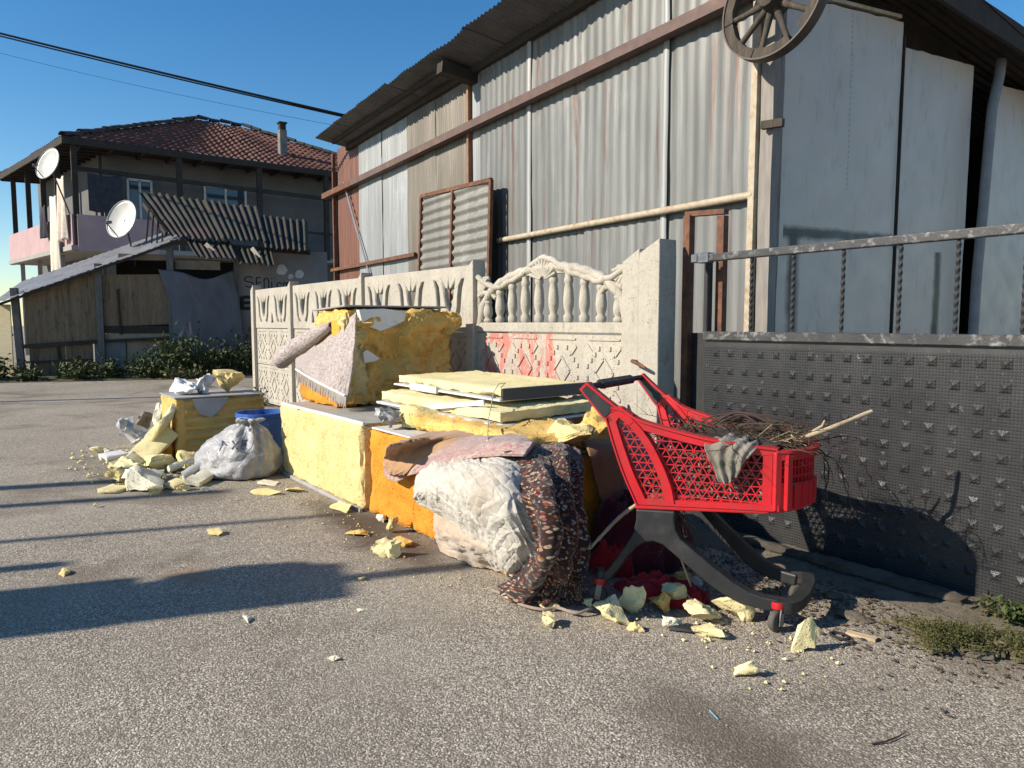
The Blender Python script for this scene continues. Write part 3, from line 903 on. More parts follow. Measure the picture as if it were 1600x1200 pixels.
EA = Vector((-23.2, -1.0, 6.7)); EB = Vector((-23.3, 11.4, 6.7)); EC = Vector((-31.6, -2.40, 6.7)); ED = Vector((-32.6, 11.6, 6.7))
R0 = Vector((-27.6, 3.9, 8.95)); R1 = Vector((-27.7, 5.6, 8.95))
def tile_slope(a, b, ra, rb, nrow, pitch, name='tiles'):
    """wavy tile courses from eave a-b to ridge ra-rb"""
    m = MB()
    L = (b - a).length
    nrm = (b - a).cross(ra - a).normalized()
    if nrm.z < 0: nrm = -nrm
    n = int(L / pitch * 6)
    ed = (b - a).normalized()
    rows = []
    for k in range(nrow):
        for e in (0, 1):
            f = (k + e) / nrow
            p0 = a.lerp(ra, f); p1 = b.lerp(rb, f)
            lift = .05 if e == 0 else .0
            s0 = (p0 - a).dot(ed); s1 = (p1 - a).dot(ed)
            row = []
            for i in range(n + 1):
                s = s0 + (s1 - s0) * i / n
                ph = s / pitch
                w = .038 * math.cos(2 * PI * ph)
                j = .02 * noise.noise(Vector((math.floor(ph) * 1.3, k * 2.7, 5)))
                row.append(p0.lerp(p1, i / n) + nrm * (lift + w + j + .03 * noise.noise(p0.lerp(p1, i / n) * .6)))
            rows.append(row)
    m.grid([[hw(*p) for p in r] for r in rows])
    o = m.build(name, M_tile, HS, fix=False, sm=50)
    return tag(o, kind='stuff')
tile_slope(EA, EB, R0, R1, 15, .23)
tile_slope(EC, EA, R0, R0 + Vector((.001, 0, 0)), 15, .23)
tile_slope(EB, ED, R1, R1 + Vector((.001, 0, 0)), 12, .3)
# hip and ridge tiles
m = MB(); P = []
for k in range(2):
    P.append([(.40 * k - .2, (.13 - .025 * k) * math.cos(a), (.12 - .02 * k) * math.sin(a)) for a in np.linspace(0, PI, 7)])
m.grid(P); me_rt = m.mesh('ridge_tile', fix=False); smooth(me_rt, 180)
M_ridge = plain('mossy_ridge_tile', (.075, .06, .048), (.05, .05, .038), 8, .9, .4, 20)
for (a, b) in ((EA, R0), (EB, R1), (R0, R1), (EC, R0)):
    d = b - a; n = int(d.length / .36)
    for i in range(n):
        p = a.lerp(b, (i + .5) / n)
        o = link('ridge_tile', me_rt, M_ridge, HS, hw(p.x, p.y, p.z + .05 + random.Random(i).uniform(-.02, .03)))
        o.rotation_euler = (0, -math.asin(d.z / d.length) + random.Random(i * 3).uniform(-.06, .06), math.atan2(d.y, d.x) + random.Random(i * 7).uniform(-.05, .05))
# dark boarded soffit and eave boards
m = MB()
m.add([hw(*(EA + Vector((-.02, .02, -.03)))), hw(*(EB + Vector((-.02, 0, -.03)))), hw(*(ED + Vector((0, 0, -.03)))), hw(*(EC + Vector((.02, .02, -.03))))], [(0, 1, 2, 3)])
m.build('soffit', M_darkwood, HS, fix=False)
for (a, b) in ((EA, EB), (EC, EA)):
    m = MB(); m.bar(hw(*(a + Vector((0, 0, -.05)))), hw(*(b + Vector((0, 0, -.05)))), .06, .20); m.build('eave_board', M_darkwood, HS)
for i in range(16):
    p = EA.lerp(EC, (i + .5) / 16)
    m = MB(); m.bar(hw(p.x, p.y + .05, 6.58), hw(p.x + .1, p.y + 1.4, 6.60), .07, .10); m.build('rafter', M_darkwood, HS)
for i in range(14):
    p = EA.lerp(EB, (i + .5) / 14)
    m = MB(); m.bar(hw(p.x - .05, p.y, 6.57), hw(p.x - 1.3, p.y, 6.60), .07, .10); m.build('rafter', M_darkwood, HS)
# walls
def wall(name, a, b, z0, z1, th, mat):
    a = Vector((a[0], a[1], 0)); b = Vector((b[0], b[1], 0)); c = (a + b) / 2
    m = MB(); m.box(hw(c.x, c.y, (z0 + z1) / 2), ((b - a).length, th, z1 - z0), (0, 0, math.atan2((b - a).y, (b - a).x)))
    return m.build(name, mat, HS)
wall('wall', (-24.6, .2), (-24.6, 10.6), 0, 6.66, .2, M_white)
wall('wall', (-24.7, .2), (-32.0, -1.0), 0, 6.66, .2, M_white)
wall('wall', (-32.0, -1.0), (-32.0, 10.6), 0, 6.66, .2, M_white)
m = MB(); m.add([hw(-23.25, -.9, 3.42), hw(-23.3, 10.6, 3.42), hw(-32, 10.6, 3.42), hw(-31.2, -2.2, 3.42), hw(-23.25, -.9, 3.56), hw(-23.3, 10.6, 3.56), hw(-32, 10.6, 3.56), hw(-31.2, -2.2, 3.56)],
    [(0, 1, 2, 3), (4, 5, 6, 7), (0, 1, 5, 4), (3, 0, 4, 7), (1, 2, 6, 5), (2, 3, 7, 6)])
m.build('balcony_floor', M_slab, HS)
par = wall('parapet', (-23.30, -.80), (-31.2, -2.1), 3.40, 4.50, .12, M_pink)
par = wall('parapet', (-23.26, -.72), (-23.30, 1.55), 3.40, 4.49, .12, M_pink)
for (x, y) in ((-23.35, -.72), (-23.35, 2.25), (-23.35, 4.83), (-23.35, 7.25), (-23.35, 9.7), (-25.4, -1.0), (-27.0, -1.28), (-28.9, -1.6), (-30.8, -1.95)):
    m = MB(); m.bar(hw(x, y, 3.5), hw(x, y, 6.62), .16, .16); m.build('timber_post', M_darkwood, HS)
m = MB(); m.bar(hw(-23.35, -.7, 5.88), hw(-23.35, 9.7, 5.70), .09, .13); m.build('timber_rail', M_darkwood, HS)
m = MB(); m.bar(hw(-23.35, 2.2, 4.5), hw(-23.35, 9.7, 4.45), .07, .09); m.build('timber_rail', M_darkwood, HS)
for (y0, y1, z0, z1) in ((3.30, 4.68, 4.75, 5.95), (.9, 1.6, 4.6, 5.9)):
    w = MB(); w.box(hw(-24.48, (y0 + y1) / 2, (z0 + z1) / 2), (.03, y1 - y0 - .12, z1 - z0 - .12)); pn = w.build('window', M_glass, HS)
    f = MB()
    for a, b in (((y0, z0), (y1, z0)), ((y1, z0), (y1, z1)), ((y1, z1), (y0, z1)), ((y0, z1), (y0, z0)), (((y0 + y1) / 2, z0), ((y0 + y1) / 2, z1))):
        f.bar(hw(-24.47, *a), hw(-24.47, *b), .07, .07)
    f.build('window_frame', M_frame, pn)
# lower storey props and dark openings under the balcony
for (x, y) in ((-25.5, -.95), (-28.4, -1.4), (-30.6, -1.8)):
    m = MB(); m.bar(hw(x, y, 0), hw(x, y, 3.42), .14, .14); m.build('prop', M_slab, HS)
# chimney
m = MB(); m.box(hw(-24.7, 6.15, 7.65), (.27, .27, 1.3), bev=.01); ch = m.build('chimney', plain('soot_render', (.24, .22, .20), (.14, .13, .12), 4, .9, .3), HS)
m = MB(); m.box(hw(-24.7, 6.15, 8.42), (.22, .22, .22)); m.box(hw(-24.7, 6.15, 8.56), (.30, .30, .05)); m.build('chimney_cap', M_darkwood, ch)
m = MB(); m.box(hw(-24.6, 5.3, 7.32), (.5, .9, .12), (0, .4, 0)); m.build('roof_patch', M_darkwood, HS)

# washing hung from the balcony
def hanging(name, x0, y0, x1, y1, zt, zb, mat, label, wav=.05, skew=0.0):
    a = Vector((x0, y0, 0)); b = Vector((x1, y1, 0)); d = b - a; nn = Vector((d.y, -d.x, 0)).normalized()
    m = MB(); P = []
    for k in range(25):
        f = k / 24; row = []
        for i in range(17):
            g_ = i / 16
            p = a + d * (g_ + skew * f) + nn * (wav * math.sin(g_ * 9 + f * 2) * (.3 + f))
            z = zt + (zb - zt) * f - .05 * math.sin(g_ * PI) * (1 - f) + .06 * noise.noise(Vector((g_ * 2, f, x0)))
            row.append((p.x, p.y, z))
        P.append(row)
    m.grid(P); o = m.build(name, mat, None, fix=False, sm=180)
    md = o.modifiers.new('thickness', 'SOLIDIFY'); md.thickness = .01
    return tag(o, label, 'laundry', 'washing on the pink balcony')
M_sheet = plain('cream_sheet', (.74, .69, .56), (.66, .61, .49), 3, .9, .15, 30)
M_towel = plain('patterned_towel', (.72, .64, .53), (.55, .44, .36), 9, .9, .3, 60)
M_darkcloth = plain('dark_cloth', (.03, .032, .042), (.05, .05, .06), 6, .9, .2, 40)
hanging('hanging_sheet', -24.75, -1.28, -24.15, -1.16, 5.15, 2.55, M_sheet, 'long cream sheet hanging from balcony down past the pink parapet')
hanging('hanging_towel', -23.95, -1.13, -23.38, -1.0, 5.62, 3.72, M_towel, 'pale patterned towel hung at corner of the pink balcony', skew=-.06)
hanging('hanging_cloth', -23.2, -.4, -23.2, .55, 5.75, 4.6, M_darkcloth, 'dark cloth on line under eave beside the balcony corner', .04)
hanging('hanging_shirt', -26.0, -1.45, -25.5, -1.36, 5.0, 3.95, M_darkcloth, 'dark shirt dangling over lit part of pink parapet')

# ------------------------------------------------------------------ shack of boards, tarp and rusty sheets
SA = R(71.35)
SH = empty('board_shack', (-16.21, -2.57, 0), SA, 'low shack of stained boards and posts under a grey sloping roof', 'shack')
def mat_stained():
    t = NT('stained_board'); v = t.co('Object')
    st = t.co('Object', (7, 7, .5))
    c = t.mix(t.ramp(t.noise(st, 1.3, 5, .65), [(.35, 0), (.65, 1)]), (.23, .165, .10), (.155, .112, .07))
    c = t.mix(t.ramp(t.noise(t.co('Object', (16, 16, 2.4)), 1.1, 6, .75, .8), [(.52, 0), (.64, .85)]), c, (.055, .038, .025))
    return t.out(c, .85, t.bump(t.noise(st, 8, 4, .6), .2, .005))
M_stain = mat_stained()
M_post = plain('grey_post', (.16, .15, .14), (.10, .095, .09), 5, .85, .3, 20, stretch=(6, 6, 1))
M_ply = plain('old_plywood', (.30, .255, .19), (.22, .185, .14), 3, .85, .2, 20, dirt=(.12, .10, .08))
M_bluegrey = plain('blue_grey_sheet', (.17, .18, .195), (.13, .14, .15), 4, .8, .2)
def sbox(name, x0, x1, z0, z1, y, th, mat, rot=0.0):
    m = MB(); m.box(((x0 + x1) / 2, y, (z0 + z1) / 2), (x1 - x0, th, z1 - z0), (0, rot, 0)); return m.build(name, mat, SH)
m = MB(); m.prism([(.06, .74), (1.46, .82), (1.46, 2.36), (.06, 1.86)], .03, 'y', -.02); m.build('stained_panel', M_stain, SH)
m = MB(); m.prism([(1.56, 1.12), (2.92, 1.18), (2.92, 2.30), (1.56, 2.26)], .03, 'y', -.01); m.build('stained_panel', M_stain, SH)
sbox('plank', 1.56, 2.92, .98, 1.14, -.03, .03, M_darkwood)
sbox('plank', 1.56, 2.92, .80, .97, -.01, .03, M_ply)
sbox('lower_board', .1, .78, .02, .72, .02, .03, M_stain)
sbox('lower_board', .80, 1.32, .02, .74, .03, .03, M_stain)
sbox('lower_board', 1.36, 1.98, .02, .78, .0, .03, M_bluegrey)
sbox('lower_board', 2.0, 2.9, .02, .80, .03, .03, M_ply)
sbox('plank', 3.05, 4.0, 2.42, 2.62, .05, .03, M_ply)
sbox('plank', 1.9, 3.0, 2.62, 2.74, .05, .03, M_ply)
sbox('back_board', 1.6, 5.9, .0, 2.7, 1.4, .04, M_darkwood)
for (x, zt, w, y) in ((0.0, 1.95, .13, 0), (1.51, 2.50, .13, -.04), (2.96, 3.0, .14, -.05), (4.33, 2.7, .07, -.05)):
    m = MB(); m.bar((x - .05 if x == 0 else x, y, 0), (x - (.12 if x == 0 else 0), y, zt), w, w); m.build('post', M_post, SH)
for (a, b, z0, z1, w) in ((0.0, 1.5, .70, .80, .09), (1.5, 2.9, .80, .86, .07), (.05, 1.3, .36, .40, .05)):
    m = MB(); m.bar((a, -.06, z0), (b, -.06, z1), .05, w); m.build('rail', M_darkwood, SH)
m = MB(); m.bar((.72, -.05, .05), (.66, -.05, .72), .05, .05); m.build('rail', M_darkwood, SH)
m = MB(); m.bar((1.9, -.05, .95), (1.88, -.05, 1.95), .05, .04); m.build('rail', M_darkwood, SH)
# grey sloping roof
m = MB(); P = []
for k in range(9):
    f = k / 8; row = []
    for i in range(60):
        x = -.55 + 3.75 * i / 59
        y = -.25 + 2.2 * f
        row.append((x, y, 1.62 + .405 * (x + .4) + .62 * f + .012 * math.cos(x * 42) + .02 * noise.noise(Vector((x * 2, y * 2, 3)))))
    P.append(row)
m.grid(P); o = m.build('grey_roof', plain('grey_roof_sheet', (.22, .22, .22), (.15, .15, .152), 3, .5, .2, 12, dirt=(.16, .12, .09)), SH, fix=False, sm=180)
m = MB(); m.bar((-.5, -.22, 1.53), (3.1, -.22, 3.0), .05, .05); m.build('roof_edge', M_darkwood, SH)
# green and rusty corrugated roof with broken lower edge
def mat_greenrust():
    t = NT('mossy_rusty_sheet'); v = t.co('Object')
    c = t.mix(t.ramp(t.noise(t.co('Object', (5, 1, 1)), 1.4, 5, .65), [(.38, 0), (.62, 1)]), (.024, .028, .016), (.034, .024, .018))
    c = t.mix(t.ramp(t.noise(v, 1.5, 5, .7), [(.5, 0), (.66, .8)]), c, (.07, .03, .022))
    c = t.mix(t.ramp(t.noise(v, 6, 5, .7), [(.55, 0), (.7, .7)]), c, (.055, .05, .04))
    return t.out(c, .85, t.bump(t.noise(v, 20, 4, .6), .3, .006))
M_greenrust = mat_greenrust()
GR = [Vector((3.0, -.3, 3.10)), Vector((5.95, -.3, 2.93)), Vector((2.10, 1.5, 4.33)), Vector((6.02, 1.5, 3.92))]
def rusty(f0, f1, g0, g1, dz, sd, nm='rusty_sheet'):
    n = max(18, int((f1 - f0) * 3.4 / .145 * 8)); P = []
    for k in range(13):
        g_ = g0 + (g1 - g0) * k / 12; row = []
        for i in range(n + 1):
            f = f0 + (f1 - f0) * i / n
            p = GR[0].lerp(GR[1], f).lerp(GR[2].lerp(GR[3], f), g_)
            jag = 0
            if k == 0: jag = .10 * noise.noise(Vector((math.floor(f * 26) * 3.1, sd, 1)))
            if k == 12: jag = .08 * noise.noise(Vector((math.floor(f * 30) * 1.7, sd, 4)))
            row.append((p.x + jag * .3, p.y - jag, p.z + dz - jag * .6 + .034 * math.cos(2 * PI * f * 3.4 / .145) + .03 * noise.noise(Vector((p.x * 2, p.y * 2, sd)))))
        P.append(row)
    m = MB(); m.grid(P); me = m.mesh(nm, fix=False); smooth(me, 180)
    o = link(nm, me, M_greenrust, SH); return o
rusty(.0, .40, .0, 1.0, .03, 1); rusty(.36, .70, .02, .98, .06, 2); rusty(.67, 1.0, -.10, .80, .03, 3); rusty(.12, .45, -.28, .10, -.10, 4); rusty(.45, .72, -.30, .05, -.16, 5)
m = MB(); m.bar((3.0, -.2, 3.0), (6.0, -.2, 2.85), .06, .1); m.build('rusty_roof_beam', M_darkwood, SH)
m = MB(); m.bar((2.3, 1.1, 4.0), (2.9, 0, 3.2), .06, .1); m.build('rusty_roof_beam', M_darkwood, SH)
for (a, b) in (((3.75, -.42, 2.96), (4.02, -.5, 2.70)), ((4.72, -.42, 2.90), (4.92, -.5, 2.62))):
    m = MB(); m.bar(a, b, .06, .09); m.build('broken_batten', plain('pale_split_wood_%d' % int(a[0]), (.60, .54, .44), (.42, .36, .28), 6, .85, .3), SH)
for i in range(4):
    m = MB(); m.bar((2.45 + .11 * i, .2, 3.0), (2.52 + .09 * i, .3, 3.75 - .1 * i), .035, .03); m.build('stick', M_darkwood, SH)

GW = empty('graffiti_wall', (-16.21, -2.57, 0), SA, 'whitewashed wall with black graffiti lettering behind concrete fence', 'wall')
m = MB(); m.box((5.35, .12, 1.45), (2.1, .12, 2.9)); m.build('wall_face', plain('grubby_whitewash', (.26, .257, .255), (.21, .207, .205), 1.6, .9, .25, 12, dirt=(.22, .20, .18), dscale=1.5), GW)
def stroke(pts, r, mat):
    m = MB(); m.tube([(x, .055, z) for x, z in pts], r, 6)
    for i, p in enumerate(m.v): m.v[i] = (p[0], .0555 + (p[1] - .055) * .08, p[2])
    m.build('lettering', mat, GW)
M_spray = plain('black_spray', (.02, .02, .022), None, 10, .7, 0)
def arc(cx, cz, rx, rz, a0, a1, n=9): return [(cx + rx * math.cos(R(a0 + (a1 - a0) * i / n)), cz + rz * math.sin(R(a0 + (a1 - a0) * i / n))) for i in range(n + 1)]
bx0, bz0 = 4.52, 2.02
stroke(arc(bx0 + .10, bz0 + .20, .10, .06, 40, 270) + arc(bx0 + .10, bz0 + .08, .10, .06, 90, -150), .014, M_spray)   # S
ex0 = bx0 + .26
stroke([(ex0, bz0), (ex0, bz0 + .24)], .014, M_spray)
for zz in (0, .12, .24): stroke([(ex0, bz0 + zz), (ex0 + .10, bz0 + zz + .01)], .012, M_spray)                       # E
nx0 = ex0 + .17
stroke([(nx0, bz0), (nx0, bz0 + .22)] + arc(nx0 + .05, bz0 + .17, .05, .06, 170, 0, 6) + [(nx0 + .10, bz0)], .013, M_spray)   # n
stroke([(nx0 + .17, bz0), (nx0 + .17, bz0 + .15)], .013, M_spray); stroke([(nx0 + .17, bz0 + .22), (nx0 + .175, bz0 + .235)], .014, M_spray)   # i
ox0 = nx0 + .30
stroke(arc(ox0 + .04, bz0 + .07, .055, .065, 30, 330), .013, M_spray)
stroke([(ox0 + .13, bz0), (ox0 + .13, bz0 + .13)] + arc(ox0 + .165, bz0 + .10, .035, .04, 160, 0, 5) + [(ox0 + .20, bz0 + .02)] + arc(ox0 + .235, bz0 + .10, .035, .04, 160, 0, 5) + [(ox0 + .27, bz0)], .012, M_spray)
e2x, e2z = 4.42, 1.52
stroke([(e2x + .03, e2z), (e2x + .03, e2z + .30)], .045, M_spray)
for zz in (.02, .15, .28): stroke([(e2x + .03, e2z + zz), (e2x + .24, e2z + zz + .01)], .038, M_spray)
stroke(arc(e2x + .44, e2z + .15, .10, .15, 50, 310), .026, M_spray)
M_patch = plain('bare_white_patch', (.66, .66, .65), None, 6, .9, .1)
for (x, z, r) in ((5.35, 2.45, .12), (5.75, 2.36, .10), (5.55, 2.30, .06)):
    m = MB(); q = [(x + r * (1 + .35 * noise.noise(Vector((i, x, 0)))) * math.cos(i * PI / 6), z + r * (1 + .35 * noise.noise(Vector((i, x, 4)))) * math.sin(i * PI / 6)) for i in range(12)]
    m.prism(q, .004, 'y', .0555); m.build('bare_patch', M_patch, GW)
m = MB(); m.prism([(4.55, .98), (4.78, 1.0), (4.8, 1.12), (4.56, 1.12)], .004, 'y', .0555); m.build('red_patch', plain('faded_red', (.30, .10, .08), None, 8, .8, .1), GW)

# grey tarp hung between the posts
def tarp():
    P = []
    ctrl = [[(2.72, -.12, 2.40), (3.2, -.16, 2.34), (3.7, -.13, 2.20), (4.28, -.12, 2.40)],
            [(2.96, -.13, 1.5), (3.4, -.20, 1.5), (3.9, -.14, 1.45), (4.42, -.13, 1.5)],
            [(2.94, -.16, .45), (3.4, -.22, .45), (3.9, -.16, .5), (4.5, -.14, .5)]]
    o = cloth('grey_tarp', ctrl, 40, 40, lambda u, v, p, a, b: .03 * fbm((u * 1.5, v * 3, 2), 3), plain('blue_grey_tarp', (.13, .138, .16), (.10, .108, .125), 2, .8, .15, 30, dirt=(.13, .125, .12)), None, .006)
    o.location = (-16.21, -2.57, 0); o.rotation_euler = (0, 0, SA)
    tag(o, 'grey blue tarp hanging between shack posts beside the graffiti wall', 'tarp')
tarp()
BSC = empty('reed_screen', (-16.30, -2.72, 0), math.atan2(-.807, -.59), 'sunlit straw coloured reed screen at left edge of the shack', 'screen')
M_reed = plain('reed_matting', (.62, .53, .34), (.50, .42, .26), 6, .9, .5, 60, stretch=(1, 1, 9))
for k in range(3):
    m = MB(); m.box((.40 + .72 * k, 0, .80), (.70, .03, 1.6), bev=.006); m.build('screen_panel', M_reed, BSC)
m = MB(); m.bar((.05, -.03, .95), (2.1, -.03, .92), .03, .05); m.build('screen_rail', M_post, BSC)

# ------------------------------------------------------------------ satellite dishes
M_dish = plain('dish_enamel', (.60, .585, .53), (.52, .50, .45), 3, .4, .05, dirt=(.36, .31, .22), dscale=2.4)
M_dsteel = plain('dull_steel', (.12, .12, .125), (.07, .07, .075), 8, .5, .2, metal=.5)
def dish(c, r, nrm, label, pole):
    n = Vector(nrm).normalized(); u = n.cross(Vector((0, 0, 1))).normalized(); v = u.cross(n)
    E = empty('satellite_dish', pole, 0, label, 'satellite dish', 'satellite dishes')
    c = Vector(c) - Vector(pole)
    m = MB(); P = []
    for k in range(9):
        rr = r * k / 8
        P.append([c + (u * math.cos(a) * .93 + v * math.sin(a)) * rr + n * (.24 * r * (k / 8) ** 2) for a in np.linspace(0, 2 * PI, 41)[:-1]])
    m.grid(P, close=True)
    o = m.build('reflector', M_dish, E, fix=False, sm=180)
    md = o.modifiers.new('thickness', 'SOLIDIFY'); md.thickness = .012
    m = MB(); m.tube([c + (u * math.cos(a) * .93 + v * math.sin(a)) * r + n * .24 * r for a in np.linspace(0, 2 * PI, 41)], .012, 6, cap=False); m.build('rim', M_dish, E, sm=60)
    tip = c + n * r * 1.05 - v * r * .55
    m = MB(); m.tube([c - v * r * .97 + n * .2 * r, tip], .013, 6); arm = m.build('feed_arm', M_dsteel, E)
    m = MB(); m.tube([tip - n * .02, tip + (c - tip).normalized() * .14], [.045, .035], 10); m.build('receiver', M_dsteel, arm, sm=50)
    m = MB(); m.tube([(0, 0, 0), c - n * .12 - v * .2, c - n * .1, c], .022, 7); m.build('mast', M_dsteel, E)
dish((-22.3, -1.40, 5.70), .47, (.50, -.80, .30), 'round white satellite dish under the house eave above hanging towels', (-23.3, -.9, 4.5))
dish((-16.75, -.42, 3.60), .46, (.55, -.78, .28), 'weathered white satellite dish beside green rusty roof of shack', (-16.9, -.2, 2.5))

# ------------------------------------------------------------------ cables
M_cable = plain('black_cable', (.004, .004, .005), None, 10, .95, 0, spec=.1)
def cable(a, b, sag, r, label):
    a = Vector(a); b = Vector(b)
    m = MB(); m.tube([a.lerp(b, i / 30) - Vector((0, 0, sag * 4 * (i / 30) * (1 - i / 30))) for i in range(31)], r, 6)
    o = m.build('overhead_cable', M_cable, sm=60); tag(o, label, 'cable', 'cables running to the warehouse roof')
cable((-19.4, -7.0, 8.55), (-9.75, 2.35, 4.86), .06, .020, 'thick black overhead cable, the upper of the pair over the house')
cable((-19.4, -7.0, 8.50), (-9.75, 2.35, 4.83), .07, .014, 'black overhead cable, the lower of the pair over the house')
cable((-20.4, -7.6, 8.70), (-9.6, 2.6, 4.62), .25, .003, 'thin wire slung below the thick overhead cables')
cable((-40, -9.0, 8.5), (-31, -2.3, 6.55), .1, .02, 'short cable reaching left corner of the tiled house')

# ------------------------------------------------------------------ bushes
def mat_leaf(name, a, b):
    t = NT(name); r = t.n('TexCoord').outputs['Object']
    c = t.mix(t.ramp(t.noise(r, 9, 3, .7), [(.3, 0), (.7, 1)]), a, b)
    return t.out(c, .6, None, spec=.3, Subsurface_Weight=0.0)
M_leaf1 = mat_leaf('green_leaf', (.036, .054, .014), (.07, .09, .025))
M_leaf2 = mat_leaf('dark_leaf', (.030, .045, .014), (.06, .075, .024))
M_leaf3 = mat_leaf('olive_leaf', (.10, .11, .04), (.16, .15, .06))
M_stem = plain('weed_stem', (.14, .12, .06), None, 10, .9, 0)
def bush(loc, rx, ry, h, n, leaf, mat, label, seed, group='weeds along the shack', upright=.5, cat='bush', name='bush'):
    rd = random.Random(seed)
    E = empty(name, loc, rd.uniform(0, 6), label, cat, group)
    m = MB(); s = MB()
    ns = max(7, n // 45)
    for k in range(ns):
        a = rd.uniform(0, 2 * PI); q = rd.uniform(.1, 1) ** .6
        bx, by = rx * q * math.cos(a) * .55, ry * q * math.sin(a) * .55
        tx, ty = rx * q * math.cos(a), ry * q * math.sin(a)
        hh = h * rd.uniform(.45, 1.0) * .9 * (1 - .35 * q * q)
        pth = [Vector((bx + (tx - bx) * f * f + .04 * rd.uniform(-1, 1), by + (ty - by) * f * f + .04 * rd.uniform(-1, 1), hh * f)) for f in (0, .33, .66, 1)]
        s.tube(pth, [.008, .006, .004, .002], 4)
        for i in range(n // ns):
            f = rd.uniform(.12, 1) ** .8
            j = min(2, int(f * 3)); p = pth[j].lerp(pth[j + 1], f * 3 - j)
            sp = .09 * h + .05 * min(1, h / .4)
            p = p + Vector((rd.gauss(0, sp), rd.gauss(0, sp), rd.gauss(0, sp * .6)))
            if p.z < .01: p.z = .01 + rd.random() * .04
            d = Vector((rd.gauss(0, 1), rd.gauss(0, 1), rd.gauss(upright, .7))).normalized()
            w = d.cross(Vector((rd.gauss(0, 1), rd.gauss(0, 1), rd.gauss(0, 1)))).normalized()
            L = leaf * rd.uniform(.6, 1.4); W = L * rd.uniform(.18, .30)
            nn = d.cross(w) * L * .12
            m.add([p, p + d * L * .5 + w * W + nn, p + d * L, p + d * L * .5 - w * W + nn], [(0, 1, 2, 3)])
    m.build('foliage', mat, E, fix=False)
    s.build('stems', M_stem, E, fix=False)
    return E
def S(x, n_, z=0):
    return (-16.21 + math.cos(SA) * x - math.sin(SA) * n_, -2.57 + math.sin(SA) * x + math.cos(SA) * n_, z)
bush(S(1.15, -.75), .42, .38, .55, 540, .10, M_leaf1, 'low bright green weed clump in front of stained lower boards', 1)
bush(S(1.75, -.6), .40, .36, .48, 540, .10, M_leaf1, 'round green weed clump before the blue grey lower board', 2)
bush(S(2.45, -.65), .5, .42, .60, 600, .10, M_leaf1, 'spreading green weed clump left of the tall bush', 3)
bush(S(3.1, -.55), .42, .40, 1.35, 900, .10, M_leaf1, 'tall green bush at left foot of the grey tarp', 4, upright=1.0)
bush(S(3.85, -.45), .45, .45, 1.05, 780, .09, M_leaf2, 'dark tall bush in front of the grey tarp', 5, upright=1.0)
bush(S(4.5, -.35), .42, .42, 1.2, 840, .09, M_leaf2, 'dark bush below the graffiti lettering', 6, upright=1.0)
bush(S(5.25, -.3), .55, .4, .75, 660, .09, M_leaf2, 'dark low bush half hidden by end of the concrete fence', 7)
bush(S(3.35, -1.05), .6, .3, .30, 420, .09, M_leaf3, 'dry olive ground weeds at edge of road under tall bush', 8)
bush(S(.25, -.7), .3, .3, .38, 300, .10, M_leaf1, 'small weed clump at foot of leaning corner post', 9)
bush(S(-.55, -.5), .42, .4, .75, 540, .11, M_leaf1, 'green weeds in front of the reed screen', 10)
bush(S(-1.1, -.3), .4, .4, .60, 420, .11, M_leaf3, 'weeds at far left beyond the reed screen', 11)
m = MB()
P = []
for k in range(40):
    x = -2 + 9 * k / 39
    P.append([Vector(S(x, -1.15 - .12 * noise.noise(Vector((x * 2, 0, 1))), .006)), Vector(S(x, -.5, .05)), Vector(S(x, .4, .06))])
m.grid(P); o = m.build('weedy_verge', plain('leaf_litter_soil', (.085, .075, .045), (.055, .06, .03), 9, .95, .6, 30), fix=False)
if o.data.polygons[0].normal.z < 0: o.data.flip_normals()
tag(o, 'strip of dark weedy soil along foot of the shack', kind='structure')
# ------------------------------------------------------------------ old insulation foam
def mat_foam(name, a, b, dirt=(.30, .21, .08), damt=.55, pit=1.0, bst=.6):
    t = NT(name); v = t.co('Object')
    c = t.mix(t.ramp(t.noise(v, 3.5, 6, .65), [(.32, 0), (.68, 1)]), a, b)
    c = t.mix(t.ramp(t.noise(v, 6.5, 6, .72, .4), [(.56, 0), (.74, damt)]), c, dirt)
    pits = t.vor(v, 62, 0)
    pm = t.math('MULTIPLY', t.ramp(pits, [(.15, 1), (.34, 0)]), t.ramp(t.noise(v, 7, 4, .6), [(.36, 0), (.54, pit)]))
    c = t.mix(t.math('MULTIPLY', pm, .7), c, tuple(x * .38 for x in a))
    h = t.math('SUBTRACT', t.noise(v, 30, 6, .7), t.math('MULTIPLY', pm, 1.4))
    return t.out(c, .9, t.bump(h, bst, .008), spec=.2)
M_fy = mat_foam('pale_yellow_foam', (.70, .575, .28), (.61, .475, .20), (.36, .27, .13), .7)
M_fo = mat_foam('orange_foam', (.68, .29, .035), (.56, .21, .02), (.30, .11, .02), .75)
M_fl = mat_foam('light_yellow_foam', (.78, .69, .39), (.72, .61, .30), (.50, .41, .22), .5, .4)
M_fb = mat_foam('sun_browned_foam', (.72, .48, .16), (.63, .40, .11), (.44, .28, .09))
M_fw = mat_foam('cream_foam', (.76, .72, .56), (.68, .62, .45), (.46, .40, .27), .4)
M_wplast = plain('white_plastic_liner', (.72, .72, .70), (.64, .64, .62), 4, .4, .05, dirt=(.45, .43, .38), dscale=3)
M_gplast = plain('grey_liner_edge', (.40, .39, .37), (.30, .29, .28), 5, .5, .15)
M_dgrey = plain('dark_grey_liner', (.075, .078, .085), (.055, .057, .062), 3, .5, .1)

